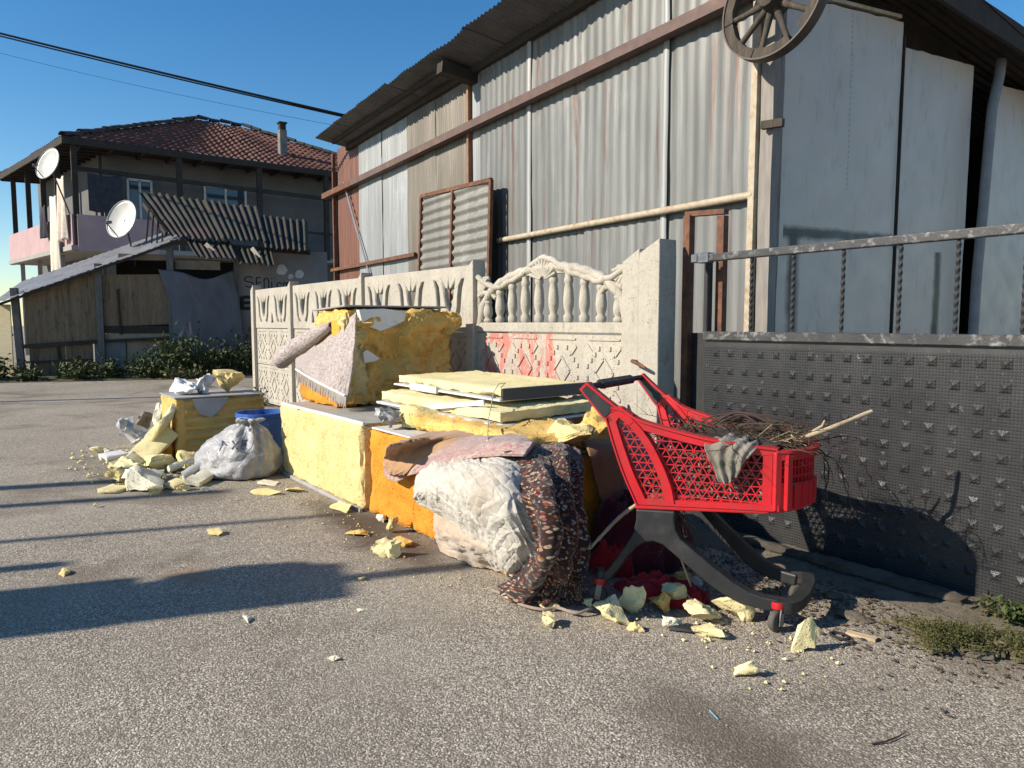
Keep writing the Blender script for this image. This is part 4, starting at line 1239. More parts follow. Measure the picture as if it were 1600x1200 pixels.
def foam_box(name, lo, hi, cell, amp, mat, parent=None, seed=0, edge=.02, shape=None, fine=.006, loc=None, rot=None):
    """block of foam with eroded faces and edges; shape(p)->p bends or tears it"""
    lo = Vector(lo); hi = Vector(hi); d = hi - lo
    n = [max(2, int(round(d[i] / cell))) for i in range(3)]
    bm = bmesh.new()
    idx = {}
    def vert(i, j, k):
        key = (i, j, k)
        if key not in idx: idx[key] = bm.verts.new((lo.x + d.x * i / n[0], lo.y + d.y * j / n[1], lo.z + d.z * k / n[2]))
        return idx[key]
    for ax in range(3):
        o1, o2 = [a for a in range(3) if a != ax]
        for side in (0, n[ax]):
            for a in range(n[o1]):
                for b in range(n[o2]):
                    q = []
                    for (da, db) in ((0, 0), (1, 0), (1, 1), (0, 1)):
                        ijk = [0, 0, 0]; ijk[ax] = side; ijk[o1] = a + da; ijk[o2] = b + db
                        q.append(vert(*ijk))
                    bm.faces.new(q)
    bmesh.ops.recalc_face_normals(bm, faces=bm.faces)
    c = (lo + hi) / 2
    for v in bm.verts:
        p = v.co.copy(); nn = Vector((0, 0, 0)); ne = 0
        for i in range(3):
            if p[i] <= lo[i] + 1e-6: nn[i] = -1; ne += 1
            elif p[i] >= hi[i] - 1e-6: nn[i] = 1; ne += 1
        nn.normalize()
        s = Vector((seed * 3.7, seed * 1.3, seed * 2.1))
        e = amp * fbm(p * 4 + s, 3) + fine * noise.noise(p * 26 + s) - 1.6 * fine * max(0, noise.noise(p * 11 + s) - .22) * 3 + .5 * fine * noise.noise(p * 55 + s)
        if ne >= 2: e -= edge * (.35 + .9 * abs(noise.noise(p * 7 + s)))
        q = p + nn * e
        v.co = shape(q) if shape else q
    me = bpy.data.meshes.new(name); bm.to_mesh(me); bm.free()
    smooth(me, 48)
    return link(name, me, mat, parent, loc, rot)

def fridge(loc, label, lo, hi, mat, seed, amp=.010, liner=True, shape=None):
    E = empty('foam_block', loc, 0, label, 'foam block')
    o = foam_box('foam_body', lo, hi, .022, amp, mat, E, seed, .030, shape, .007)
    return E

# long pale block lying beside the road
B1 = fridge((-2.25, -1.15, 0), 'long pale yellow foam block lying by road left of the orange block', (-.76, -.34, .006), (.775, .30, .555), M_fy, 1, .008)
m = MB(); m.bar((-.76, -.345, .012), (.78, -.352, .012), .018, .022); m.build('base_strip', M_gplast, B1)
m = MB(); m.box((.02, -.02, .560), (1.50, .58, .012), bev=.003); m.build('top_liner', plain('stained_liner', (.42, .40, .35), (.33, .31, .27), 4, .6, .2, dirt=(.24, .20, .14)), B1)
m = MB(); m.bar((-.74, -.325, .563), (.76, -.315, .563), .015, .02); m.build('liner_lip', M_wplast, B1)
# orange block in line with it
B2 = fridge((-.69, -1.1, 0), 'orange foam block under the blankets and quilts', (-.745, -.36, .006), (.745, .38, .535), M_fo, 2, .016)
m = MB(); m.box((.0, .0, .545), (1.44, .70, .012), bev=.003); m.build('top_liner', plain('white_liner_dirty', (.60, .59, .56), (.50, .48, .44), 5, .6, .2), B2)
# upright torn block standing on the pale one
def torn(p):
    f = (p.z - .58) / .72
    q = p.copy()
    if p.x > .12:                         # broken face towards the warehouse end, bulging and concave bands
        w = (p.x - .12) / .21
        q.x += w * (.05 * math.sin(f * 7.5 + 1.0) + .085 * fbm((p.y * 4.2, p.z * 4.2, 4), 5) - .05 * abs(noise.noise(Vector((p.y * 7, p.z * 9, 9)))))
    if p.y > .30: q.y += .06 * noise.noise(Vector((p.z * 5, p.x * 2, 2))) + .05 * math.sin(f * 9) * f
    q.x += .03 * f
    q.z += .10 * max(0, (p.y + .47) * (1 - f)) * .5
    return q
B3 = empty('foam_block', (-2.72, -.72, 0), R(0), 'tall torn brownish foam block standing on the pale block with rug over it', 'foam block')
foam_box('foam_body', (-.33, -.47, .575), (.33, .46, 1.30), .020, .024, M_fb, B3, 5, .04, torn, .016)
foam_box('torn_corner', (.24, -.50, .60), (.40, -.33, 1.24), .016, .035, M_fy, B3, 15, .05, None, .022)
foam_box('orange_foot', (-.40, -.56, .57), (.36, -.40, .80), .03, .012, M_fo, B3, 7, .02)
foam_box('orange_edge', (.13, -.505, .80), (.30, -.44, 1.22), .03, .010, mat_foam('amber_foam', (.72, .38, .06), (.64, .30, .04)), B3, 8, .015)
m = MB(); m.box((.0, -.02, 1.318), (.66, .90, .012), (0, -.04, 0), bev=.003); m.build('top_liner', M_gplast, B3)
# scraps of white liner left on the torn face
def scrap(name, pts, th, mat, parent):
    m = MB(); c = sum((Vector(p) for p in pts), Vector()) / len(pts); n = len(pts)
    nn = (Vector(pts[1]) - Vector(pts[0])).cross(Vector(pts[2]) - Vector(pts[0])).normalized()
    a = [Vector(p) + nn * .02 * noise.noise(Vector(p) * 9) for p in pts]
    m.add(a + [p + nn * th for p in a], [tuple(range(n)), tuple(range(2 * n - 1, n - 1, -1))] + [((i + 1) % n, i, i + n, (i + 1) % n + n) for i in range(n)])
    return m.build(name, mat, parent)
def patch_on(E, bx, pts, mat, nm='liner_scrap'):
    """irregular scrap glued to a face at local x = bx"""
    m = MB(); n = len(pts)
    m.add([(bx + .02 * noise.noise(Vector((p[0] * 6, p[1] * 6, 1))), p[0], p[1]) for p in pts] + [(bx - .05, p[0], p[1]) for p in pts],
          [tuple(range(n)), tuple(range(2 * n - 1, n - 1, -1))] + [((i + 1) % n, i, i + n, (i + 1) % n + n) for i in range(n)])
    m.build(nm, mat, E)
patch_on(B3, .43, [(-.40, 1.30), (-.38, 1.22), (-.30, 1.17), (-.22, 1.14), (-.10, 1.18), (-.02, 1.22), (0.0, 1.29), (-.2, 1.31)], M_wplast)
patch_on(B3, .405, [(-.36, .98), (-.35, .90), (-.26, .91), (-.22, .93), (-.27, .965), (-.33, 1.0)], M_wplast)

# two fridge doors lying on the blocks
def door(name_label, loc, rz, L, W, th, tilt, mats, seed):
    E = empty('fridge_door', loc, rz, name_label, 'fridge door'); E.rotation_euler = (tilt[0], tilt[1], rz)
    foam_box('foam_core', (0, 0, .018), (L, W, th), .035, .006, mats[0], E, seed, .016, None, .007)
    m = MB(); m.box((L / 2, W / 2, .006), (L + .05, W + .05, .012), bev=.003); m.build('skin', M_wplast, E)
    m = MB(); m.box((L / 2, -.005, .016), (L * .9, .03, .01)); m.build('gasket', M_gplast, E)
    return E
D1 = door('fridge door with yellow foam core, the lower of the two stacked', (-1.78, -1.20, .655), R(3), 1.32, .72, .085, (R(1), R(1.0)), (M_fl,), 11)
D2 = door('fridge door with dark end cap, the upper of the two stacked', (-1.85, -1.03, .765), R(1), 1.22, .68, .072, (R(.5), R(.6)), (M_fl,), 12)
m = MB(); m.box((1.245, .34, .04), (.02, .70, .07), bev=.003); m.build('end_cap', M_dgrey, D2)
m = MB(); m.box((.40, -.028, .012), (.34, .02, .045)); m.build('white_label_strip', M_wplast, D2)
m = MB(); m.box((.45, .05, -.012), (.75, .10, .02), (0, .02, .0), bev=.003); m.build('lower_lip', M_wplast, D1)
m = MB(); m.bar((.58, -.03, .03), (1.15, .02, .118), .012, .03); m.build('loose_strip', M_wplast, D1)
m = MB()
m.tube([(-0.621, -1.060, 0.811), (-0.444, -1.200, 0.763), (-0.395, -1.250, 0.709), (-0.158, -1.420, 0.676), (-0.041, -1.500, 0.642)], .003, 5)
m.tube([(-0.621, -1.060, 0.811), (-0.619, -1.030, 0.854), (-0.592, -1.000, 0.861), (-0.586, -1.040, 0.835)], .003, 5)
o = m.build('wire_cord', M_gplast, sm=60); tag(o, 'thin grey wire hanging from the stacked doors over the tan blanket', 'wire')
m = MB(); m.box((-0.034, -1.505, 0.637), (.012, .012, .03), bev=.003); m.build('connector', M_wplast, o)

GROW = 1.22
def chunk(name, loc, size, seed, mat, label, group=None, rz=0.0, rough=.12, npts=11, sub=2, cat='foam chunk', tilt=(0, 0), parent=None, flat=0.0):
    """angular broken lump"""
    rd = random.Random(seed); bm = bmesh.new()
    for k in range(npts):
        v = Vector((rd.gauss(0, 1), rd.gauss(0, 1), rd.gauss(0, 1))).normalized() * rd.uniform(.75, 1.0)
        bm.verts.new((v.x * size[0] / 2, v.y * size[1] / 2, v.z * size[2] / 2))
    r_ = bmesh.ops.convex_hull(bm, input=bm.verts)
    bmesh.ops.delete(bm, geom=[e for e in r_['geom_interior'] if isinstance(e, bmesh.types.BMVert)], context='VERTS')
    bmesh.ops.triangulate(bm, faces=bm.faces)
    bmesh.ops.subdivide_edges(bm, edges=bm.edges, cuts=max(4, sub), use_grid_fill=True)
    bm.normal_update()
    for i in range(3):
        a_ = [v.co[i] for v in bm.verts]; lo_, hi_ = min(a_), max(a_)
        for v in bm.verts: v.co[i] = ((v.co[i] - lo_) / (hi_ - lo_) - .5) * size[i] * GROW
    s = min(size)
    Mx = Euler((tilt[0], tilt[1], rz)).to_matrix()
    for v in bm.verts:
        p = v.co / max(size)
        v.co = v.co + v.normal * s * rough * (1.1 * fbm(p * 3.2 + Vector((seed, 0, 0)), 2) + .55 * noise.noise(p * 11 + Vector((0, seed, 0))) + .35 * noise.noise(p * 23 + Vector((0, 0, seed))))
    for v in bm.verts: v.co = Mx @ v.co
    zmin = min(v.co.z for v in bm.verts)
    for v in bm.verts: v.co.z -= zmin + .004
    bmesh.ops.recalc_face_normals(bm, faces=bm.faces)
    me = bpy.data.meshes.new(name); bm.to_mesh(me); bm.free(); smooth(me, 50)
    o = link(name, me, mat, parent, loc)
    if label: tag(o, label, cat, group)
    return o

o = foam_box('foam_slab', (-1.22, -1.32, .552), (.0, -.74, .645), .03, .022, M_fb, None, 19, .03, None, .012)
tag(o, 'rough brownish foam slab under the stacked doors on the orange block', 'foam slab')
# lumps wedged on the orange block under the doors
chunk('foam_chunk', (-1.228, -1.233, 0.550), (.42, .22, .13), 21, M_fy, 'lumpy yellow foam wedged under the lower fridge door above the tan blanket', rough=.14)
chunk('foam_chunk', (0.022, -1.002, 0.550), (.30, .24, .13), 22, M_fy, 'yellow foam chunk propping the doors beside the brown cloth', rough=.13, sub=4)
chunk('foam_chunk', (-0.071, -0.762, 0.550), (.20, .18, .15), 23, M_fb, 'brownish foam chunk at right end of the orange block top', rough=.13, sub=4)
chunk('foam_chunk', (-0.923, -1.003, 0.550), (.50, .26, .12), 26, M_fb, 'long dull foam lump under the doors behind the pink carpet', rough=.2)
chunk('plastic_bag', (-1.266, -1.404, 0.560), (.15, .12, .11), 24, plain('grey_plastic_film', (.42, .41, .40), (.30, .29, .28), 9, .35, .3), 'crumpled grey plastic bag at joint of the yellow and orange blocks', rough=.22, sub=4, cat='bag')
chunk('plastic_bag', (-0.704, -0.341, 0.560), (.20, .12, .15), 25, M_wplast, 'crumpled white plastic behind the yellow foam under the doors', rough=.22, sub=4, cat='bag')

# ribbed block at the far left
B4 = empty('foam_block', (-4.3, -1.72, 0), 0, 'ribbed brown foam block standing by the rubble left of the sack', 'foam block')
def ribs(p):
    q = p.copy()
    if p.x > .25 and -.27 < p.y: q.x += .017 * math.cos(p.z * 2 * PI / .072) + (.012 if .1 < p.z < .16 else 0)
    return q
foam_box('foam_body', (-.30, -.34, .004), (.305, .42, .545), .0125, .006, mat_foam('tan_foam', (.68, .47, .16), (.58, .38, .11), (.36, .23, .08)), B4, 31, .02, ribs)
m = MB(); m.box((0, .04, .553), (.62, .78, .012), bev=.003); m.build('top_liner', M_gplast, B4)
patch_on(B4, .325, [(-.20, .54), (-.19, .47), (-.14, .40), (-.06, .37), (.0, .41), (.06, .48), (.10, .54)], M_gplast)
chunk('foam_chunk', (-4.30, -1.52, .556), (.34, .26, .15), 33, M_fy, 'yellow foam lump on top of the ribbed block', rough=.2, sub=3)
chunk('plastic_bag', (-4.27, -1.92, .556), (.26, .18, .11), 34, M_wplast, 'white crumpled bag on left end of the ribbed block top', rough=.25, sub=4, cat='bag')
chunk('plastic_bag', (-4.30, -1.74, .556), (.14, .14, .13), 35, plain('pale_paper', (.62, .62, .6), None, 8, .7, .1), 'folded white paper on the ribbed block beside yellow lump', rough=.3, cat='paper')

# blue tub
M_blue = plain('blue_plastic', (.035, .13, .45), (.03, .10, .36), 4, .45, .1, dirt=(.45, .50, .56), dscale=4)
BR = empty('blue_barrel', (-3.62, -1.44, 0), 0, 'cut down blue plastic barrel between the ribbed block and pale block', 'barrel')
m = MB(); P = []
for r_, z in ((.19, .004), (.205, .03), (.212, .2), (.205, .26), (.212, .30), (.208, .40), (.220, .412), (.220, .432), (.203, .432), (.200, .30), (.198, .05)):
    P.append([(r_ * math.cos(a), r_ * math.sin(a), z) for a in np.linspace(0, 2 * PI, 41)[:-1]])
m.grid(P, close=True); m.f.append(tuple(range(10 * 40, 11 * 40))); m.mi.append(0); m.f.append(tuple(range(40))); m.mi.append(0)
m.build('drum', M_blue, BR, sm=40)
m = MB(); m.tube([(.214 * math.cos(a), .214 * math.sin(a), .40) for a in np.linspace(0, 2 * PI, 41)], .009, 6, cap=False); m.build('hoop', M_blue, BR, sm=60)

# white woven sack
def sack():
    E = empty('white_sack', (-3.13, -1.78, 0), R(35), 'full white woven sack with faded print slumped against pale block', 'sack')
    t = NT('woven_sack'); v = t.co('Object')
    c = t.mix(t.ramp(t.noise(v, 4, 5, .6), [(.35, 0), (.65, 1)]), (.38, .375, .37), (.29, .285, .285))
    c = t.mix(t.ramp(t.noise(v, 5, 6, .7), [(.6, 0), (.75, .6)]), c, (.20, .19, .19))
    mt = t.out(c, .42, t.bump(t.math('ADD', t.math('ABSOLUTE', t.math('SUBTRACT', t.noise(v, 11, 4, .6, 1.0), .5)), t.math('MULTIPLY', t.noise(v, 90, 3, .6), .08)), 1.0, .022), spec=.4)
    m = MB(); n = 72; P = []
    prof = [(.0, .0), (.22, .003), (.31, .02), (.335, .08), (.31, .16), (.265, .23), (.215, .29), (.17, .335), (.13, .37), (.09, .395), (.07, .41), (.095, .44), (.06, .45)]
    cp = np.array([[a, 0, b] for a, b in prof])
    for t_ in np.linspace(0, len(prof) - 1, 56):
        r_, _, z = cat_rom(cp, t_); row = []
        for j in range(n):
            a = 2 * PI * j / n
            k = fbm((math.cos(a) * 1.4, math.sin(a) * 1.4, z * 3), 4)
            fold = .030 * abs(noise.noise(Vector((math.cos(a) * 3.3, math.sin(a) * 3.3, z * 2.2)))) * min(1, z * 5)
            pl = .026 * math.sin(a * 9 + z * 6) * max(0, (z - .28)) / .2
            cr = .07 * (billow(math.cos(a) * 3.2 + z * 5, math.sin(a) * 3.2 - z * 4, z * 3, 4) - .45) * min(1, z * 8)
            rr = max(0, r_ * (1 + .16 * k) - fold * .4 + pl + cr)
            row.append((rr * 1.06 * math.cos(a) + .10 * (z / .5) ** 1.5, rr * .80 * math.sin(a) + .02 * (z / .5), max(.002, z + .02 * k * min(1, z * 4))))
        P.append(row)
    m.grid(P, close=True); m.build('bag_body', mt, E, sm=180)
    # printed marks lying just off the cloth
    BODY = [c_ for c_ in E.children][0].data
    M_ink = plain('blue_grey_print', (.10, .12, .18), (.16, .17, .22), 20, .7, 0)
    from mathutils.bvhtree import BVHTree
    bv = BVHTree.FromPolygons([v.co for v in BODY.vertices], [tuple(p.vertices) for p in BODY.polygons])
    fw = (Matrix.Rotation(-R(35), 3, 'Z') @ Vector((-.86, .51, 0))).normalized(); rt = fw.cross(Vector((0, 0, 1)))
    def ink(pts, r):
        q = []
        for i in range(len(pts) - 1):
            for k in range(6):
                f = k / 6; q.append((pts[i][0] + (pts[i + 1][0] - pts[i][0]) * f, pts[i][1] + (pts[i + 1][1] - pts[i][1]) * f))
        q.append(pts[-1]); m = MB(); ok = []
        for (a, z) in q:
            h = bv.ray_cast(rt * a + Vector((0, 0, z)) - fw * 1.0, fw)
            if h[0] is not None: ok.append(h[0] + h[1] * (.0015 if h[1].dot(fw) < 0 else -.0015))
        if len(ok) > 2:
            m.tube(ok, r, 5); m.build('print', M_ink, E)
    for k in range(7): ink([(-.10 + .008 * k, .29 - .004 * k), (-.10 + .003 * k, .22 + .008 * k)], .006)
    ink([(.0, .30), (.05, .24)], .006); ink([(.05, .30), (.0, .24)], .006)
    ink([(.07, .30), (.07, .24)], .006); ink([(.07, .30), (.11, .30)], .006); ink([(.07, .27), (.10, .27)], .006); ink([(.07, .24), (.11, .24)], .006)
    return E
SK = sack()
# ------------------------------------------------------------------ blankets, rugs and quilts
def mat_rug(name, a, b, c2, sx, sy, edge=None):
    t = NT(name); uv = t.n('TexCoord').outputs['UV']
    m1 = t.n('Mapping', {'Vector': uv, 'Scale': (sx, sy, 1)}).outputs[0]
    w = t.n('TexNoise', {'Vector': m1, 'Scale': 1.0, 'Detail': 3.0, 'Roughness': .55, 'Distortion': 2.2}).outputs[0]
    k = t.ramp(t.math('FRACT', t.math('MULTIPLY', w, 7.0)), [(.25, 0), (.42, 1), (.6, 1), (.75, 0)])
    c = t.mix(k, a, b)
    v2 = t.n('TexVoronoi', {'Vector': m1, 'Scale': 1.6}).outputs[0]
    c = t.mix(t.ramp(v2, [(.2, 1), (.35, 0)]), c, c2)
    c = t.mix(t.ramp(t.noise(t.co('Object'), 5, 5, .7), [(.5, 0), (.75, .4)]), c, tuple(x * .6 for x in a))
    h = t.math('ADD', t.noise(t.n('Mapping', {'Vector': uv, 'Scale': (1, 1, 1)}).outputs[0], 160, 3, .6), t.math('MULTIPLY', k, .6))
    return t.out(c, .95, t.bump(h, .6, .004), spec=.1, Sheen_Weight=.25)
def mat_fabric(name, a, b, dirt=None, damt=.5, bsc=120, bst=.3):
    t = NT(name); v = t.co('Object')
    c = t.mix(t.ramp(t.noise(v, 7, 5, .65), [(.35, 0), (.65, 1)]), a, b)
    if dirt: c = t.mix(t.ramp(t.noise(v, 4.2, 6, .7, .5), [(.53, 0), (.70, damt)]), c, dirt)
    return t.out(c, .95, t.bump(t.math('ADD', t.noise(v, bsc, 3, .7), t.math('MULTIPLY', t.noise(v, 22, 4, .6), 2.0)), bst, .004), spec=.1, Sheen_Weight=.2)
def mat_floral():
    t = NT('dark_floral_quilt'); uv = t.n('TexCoord').outputs['UV']
    wob = t.n('TexNoise', {'Vector': uv, 'Scale': 50.0, 'Detail': 2.0})
    vv = t.n('VectorMath', {0: uv, 1: t.n('VectorMath', {0: wob.outputs['Color'], 1: (.02, .02, 0)}, operation='MULTIPLY').outputs[0]}, operation='ADD').outputs[0]
    cell = t.n('TexVoronoi', {'Vector': vv, 'Scale': 88.0}, feature='F1')
    tone = t.n('SeparateColor', {'Color': cell.outputs['Color']})
    col = t.ramp(tone.outputs[0], [(0, (.26, .035, .03)), (.16, (.40, .32, .19)), (.30, (.14, .02, .025)), (.44, (.28, .10, .03)), (.58, (.20, .21, .25)), (.70, (.44, .35, .23)), (.84, (.20, .05, .03)), (1, (.07, .035, .025))])
    mk = t.math('MULTIPLY', t.ramp(cell.outputs['Distance'], [(.42, 1), (.56, 0)]), t.ramp(tone.outputs[1], [(.26, 0), (.34, 1)]))
    c = t.mix(mk, (.030, .017, .014), col)
    ctr = t.ramp(cell.outputs['Distance'], [(.08, 1), (.14, 0)])
    c = t.mix(t.math('MULTIPLY', ctr, .7), c, (.06, .025, .02))
    return t.out(c, .9, t.bump(t.noise(t.co('Object'), 28, 4, .6), .5, .014), spec=.15, Sheen_Weight=.2)
M_rugbeige = mat_rug('beige_patterned_rug', (.50, .44, .40), (.26, .19, .18), (.36, .27, .26), 15, 15)
M_rugpink = mat_rug('pink_patterned_carpet', (.45, .33, .28), (.33, .13, .13), (.47, .40, .33), 13, 13)
M_tan = mat_fabric('tan_fleece', (.42, .25, .14), (.35, .20, .105), (.25, .15, .09))
def mat_quilted():
    t = NT('white_quilt_cotton'); v = t.co('Object'); uv = t.n('TexCoord').outputs['UV']
    c = t.mix(t.ramp(t.noise(v, 7, 5, .65), [(.35, 0), (.65, 1)]), (.56, .525, .455), (.48, .44, .37))
    c = t.mix(t.ramp(t.noise(v, 4.2, 6, .7, .5), [(.52, 0), (.70, .75)]), c, (.33, .25, .17))
    wb = t.n('TexNoise', {'Vector': uv, 'Scale': 14.0, 'Detail': 2.0})
    q = t.n('VectorMath', {0: uv, 1: t.n('VectorMath', {0: wb.outputs['Color'], 1: (.07, .07, 0)}, operation='MULTIPLY').outputs[0]}, operation='ADD').outputs[0]
    s = t.n('SeparateXYZ', {'Vector': q})
    a = t.math('ABSOLUTE', t.math('SINE', t.math('MULTIPLY', t.math('ADD', s.outputs[0], s.outputs[1]), PI / .070)))
    b = t.math('ABSOLUTE', t.math('SINE', t.math('MULTIPLY', t.math('SUBTRACT', s.outputs[0], s.outputs[1]), PI / .070)))
    h = t.math('ADD', t.math('POWER', t.math('MINIMUM', a, b), .5), t.math('MULTIPLY', t.noise(v, 34, 4, .6), .9))
    return t.out(c, .95, t.bump(h, .42, .012), spec=.1, Sheen_Weight=.2)
M_wquilt = mat_quilted() or mat_fabric('white_quilt_cotton', (.54, .505, .435), (.46, .42, .35), (.33, .25, .17), .75, 160, .5)
M_fleece = mat_fabric('dirty_fleece', (.52, .45, .36), (.42, .31, .22), (.30, .20, .14), .7, 45, .9)
M_floral = mat_floral()
M_brown = mat_fabric('brown_wool', (.27, .155, .085), (.21, .12, .065), (.13, .08, .05))
M_red = mat_fabric('red_cotton', (.42, .022, .028), (.32, .015, .02), (.16, .02, .02))
M_dkred = mat_fabric('maroon_cloth', (.12, .015, .025), (.08, .012, .02))

# rug on the tall block: slanting front flap with fringe, rolled left end
def rug():
    top = [(-2.257, -1.160, 1.280), (-2.473, -1.200, 1.166), (-2.829, -1.240, 1.023), (-3.200, -1.280, 0.908)]
    mid = [(-2.110, -1.245, 1.063), (-2.305, -1.285, 0.980), (-2.618, -1.310, 0.902), (-3.066, -1.330, 0.852)]
    low = [(-2.083, -1.285, 0.860), (-2.277, -1.325, 0.814), (-2.573, -1.350, 0.817), (-2.983, -1.360, 0.836)]
    bot = [(-2.101, -1.315, 0.668), (-2.293, -1.350, 0.711), (-2.563, -1.375, 0.760), (-2.900, -1.380, 0.821)]
    o = cloth('beige_rug', [top, mid, low, bot], 44, 44, lambda u, v, p, a, b: .010 * fbm((u * 4, v * 4, 1), 3) + .012 * math.sin(v * 16 + u * 5) * a, M_rugbeige, None, .010)
    tag(o, 'beige patterned rug with white fringe hung over the tall foam block', 'rug')
    # fringe along the lower edge
    f = MB(); rd = random.Random(5)
    P = np.array(bot)
    for i in range(46):
        p = Vector(cat_rom(P, 3 * i / 45)); q = p + Vector((rd.uniform(-.012, .012), -.012 + rd.uniform(-.006, .006), -.062 - rd.uniform(0, .02)))
        mid_ = (p + q) / 2 + Vector((rd.uniform(-.006, .006), -.006, 0))
        f.tube([p + Vector((0, -.004, .012)), mid_, q], [.0065, .0055, .003], 5)
    tag(f.build('fringe', mat_fabric('cream_fringe', (.60, .54, .47), (.50, .44, .38)), o, sm=60), kind='stuff')
    b = MB(); b.tube([Vector(cat_rom(P, 3 * i / 30)) + Vector((0, -.008, .016)) for i in range(31)], .010, 6); b.build('white_hem', mat_fabric('white_hem_cloth', (.66, .63, .58), (.58, .55, .5)), o, sm=60)
    # rolled end sticking out to the left
    m = MB(); A = [Vector((-2.571, -1.220, 1.185)), Vector((-2.893, -1.240, 1.093)), Vector((-3.250, -1.260, 0.986)), Vector((-3.549, -1.280, 0.883))]
    P2 = []; rr = [.02, .06, .08, .078]
    for s in np.linspace(0, 3, 22):
        c = cat_rom(np.array([list(a) for a in A]), s); r_ = np.interp(s, range(4), rr)
        row = []
        for k in range(40):
            a = 2 * PI * k / 39 * 1.25
            r2 = r_ * (1 - .16 * k / 39) * (1 + .06 * noise.noise(Vector((a, s, 2))))
            row.append((c[0] + .1 * r2 * math.cos(a), c[1] + r2 * math.cos(a), c[2] + r2 * math.sin(a)))
        P2.append(row)
    m.grid(P2); me = m.mesh('rolled_end', fix=False); ul = me.uv_layers.new(name='UVMap')
    for lp in me.loops:
        vi = lp.vertex_index; ul.data[lp.index].uv = ((vi // 40) * .016, (vi % 40) * .012)
    smooth(me, 180); r3 = link('rolled_end', me, M_rugbeige, o)
    md = r3.modifiers.new('thickness', 'SOLIDIFY'); md.thickness = .009
rug()

# tan blanket over the front edge of the orange block
o = cloth('tan_blanket', [
    [(-0.778, -1.579, 0.560), (-0.935, -1.221, 0.575), (-0.736, -1.036, 0.590), (-0.460, -1.051, 0.580)],
    [(-0.535, -1.767, 0.570), (-0.523, -1.582, 0.600), (-0.431, -1.344, 0.610), (-0.231, -1.218, 0.590)],
    [(-1.077, -1.530, 0.414), (-0.761, -1.530, 0.497), (-0.467, -1.500, 0.579), (-0.096, -1.470, 0.638)],
    [(-1.017, -1.560, 0.378), (-0.747, -1.570, 0.404), (-0.551, -1.560, 0.493), (-0.232, -1.530, 0.588)],
    [(-0.986, -1.560, 0.334), (-0.824, -1.570, 0.359), (-0.671, -1.560, 0.398), (-0.465, -1.540, 0.503)]], 60, 70,
    lambda u, v, p, a, b: .010 * fbm((u * 4, v * 3.5, 3), 3) + .020 * (abs(noise.noise(Vector((u * 6 + v * 9, v * 2 - u * 3, 3)))) - .2), M_tan, None, .010, flip=True)
tag(o, 'tan fleece blanket slung over left front edge of the orange block', 'blanket')
# folded pink carpet lying across the blanket
o = cloth('pink_carpet', [
    [(-0.479, -1.374, 0.600), (-0.515, -1.142, 0.610), (-0.291, -1.111, 0.620), (-0.108, -1.155, 0.600)],
    [(-0.416, -1.530, 0.562), (-0.117, -1.530, 0.635), (0.129, -1.500, 0.670), (0.237, -1.440, 0.667)],
    [(-0.589, -1.585, 0.455), (-0.238, -1.600, 0.556), (0.121, -1.600, 0.626), (0.325, -1.550, 0.650)],
    [(-0.688, -1.590, 0.377), (-0.283, -1.610, 0.513), (0.110, -1.610, 0.605), (0.320, -1.560, 0.631)]], 36, 60,
    lambda u, v, p, a, b: .012 * fbm((u * 4, v * 4, 8), 3), M_rugpink, None, .016, flip=True)
tag(o, 'faded pink patterned carpet folded over top of the white quilt', 'carpet')
o = cloth('pink_carpet', [[(-1.156, -1.500, 0.372), (-1.000, -1.520, 0.361), (-0.843, -1.520, 0.364)], [(-1.080, -1.530, 0.326), (-0.946, -1.540, 0.320), (-0.809, -1.530, 0.349)], [(-1.064, -1.530, 0.302), (-0.915, -1.540, 0.303), (-0.810, -1.530, 0.339)]], 14, 18,
    lambda u, v, p, a, b: .006 * fbm((u * 6, v * 6, 8), 3), M_rugpink, None, .012, flip=True)
tag(o, 'corner of pink patterned carpet peeping out under the tan blanket', 'carpet')

# white quilt bulging over the front
def puff(u, v, k=.055):
    du = (u / k) % 1 - .5; dv = (v / k) % 1 - .5
    return (1 - min(1, (2 * abs(du)) ** 2.2)) * (1 - min(1, (2 * abs(dv)) ** 2.2))
def wq(u, v, p, a, b):
    d = u * .80 + v * .6; e = -u * .6 + v * .8
    w = noise.noise(Vector((u * 5, v * 5, 2)))
    stitch = -abs(math.sin(PI * (e / .058 + .7 * noise.noise(Vector((d * 5, e * 5, 1)))))) ** .5
    wr = abs(noise.noise(Vector((d * 7, e * 24, 5)))) ** .7
    wr2 = abs(noise.noise(Vector((d * 22, e * 30, 9))))
    wx = .10 * noise.noise(Vector((u * 4, v * 4, 8))); 
    b1 = abs(noise.noise(Vector((d * 6 + wx * 8, e * 15 + wx * 14, 3)))) ** .8; b2 = abs(noise.noise(Vector((d * 14, e * 26 + wx * 30, 7)))); st = abs(math.sin(PI * (d / .075 + .5 * wx * 9))) ** .5
    return .020 * fbm((u * 3, v * 3, 6), 2) + .016 * (b1 - .3) + .005 * (b2 - .3) + .006 * (st - .6) + .006 * w
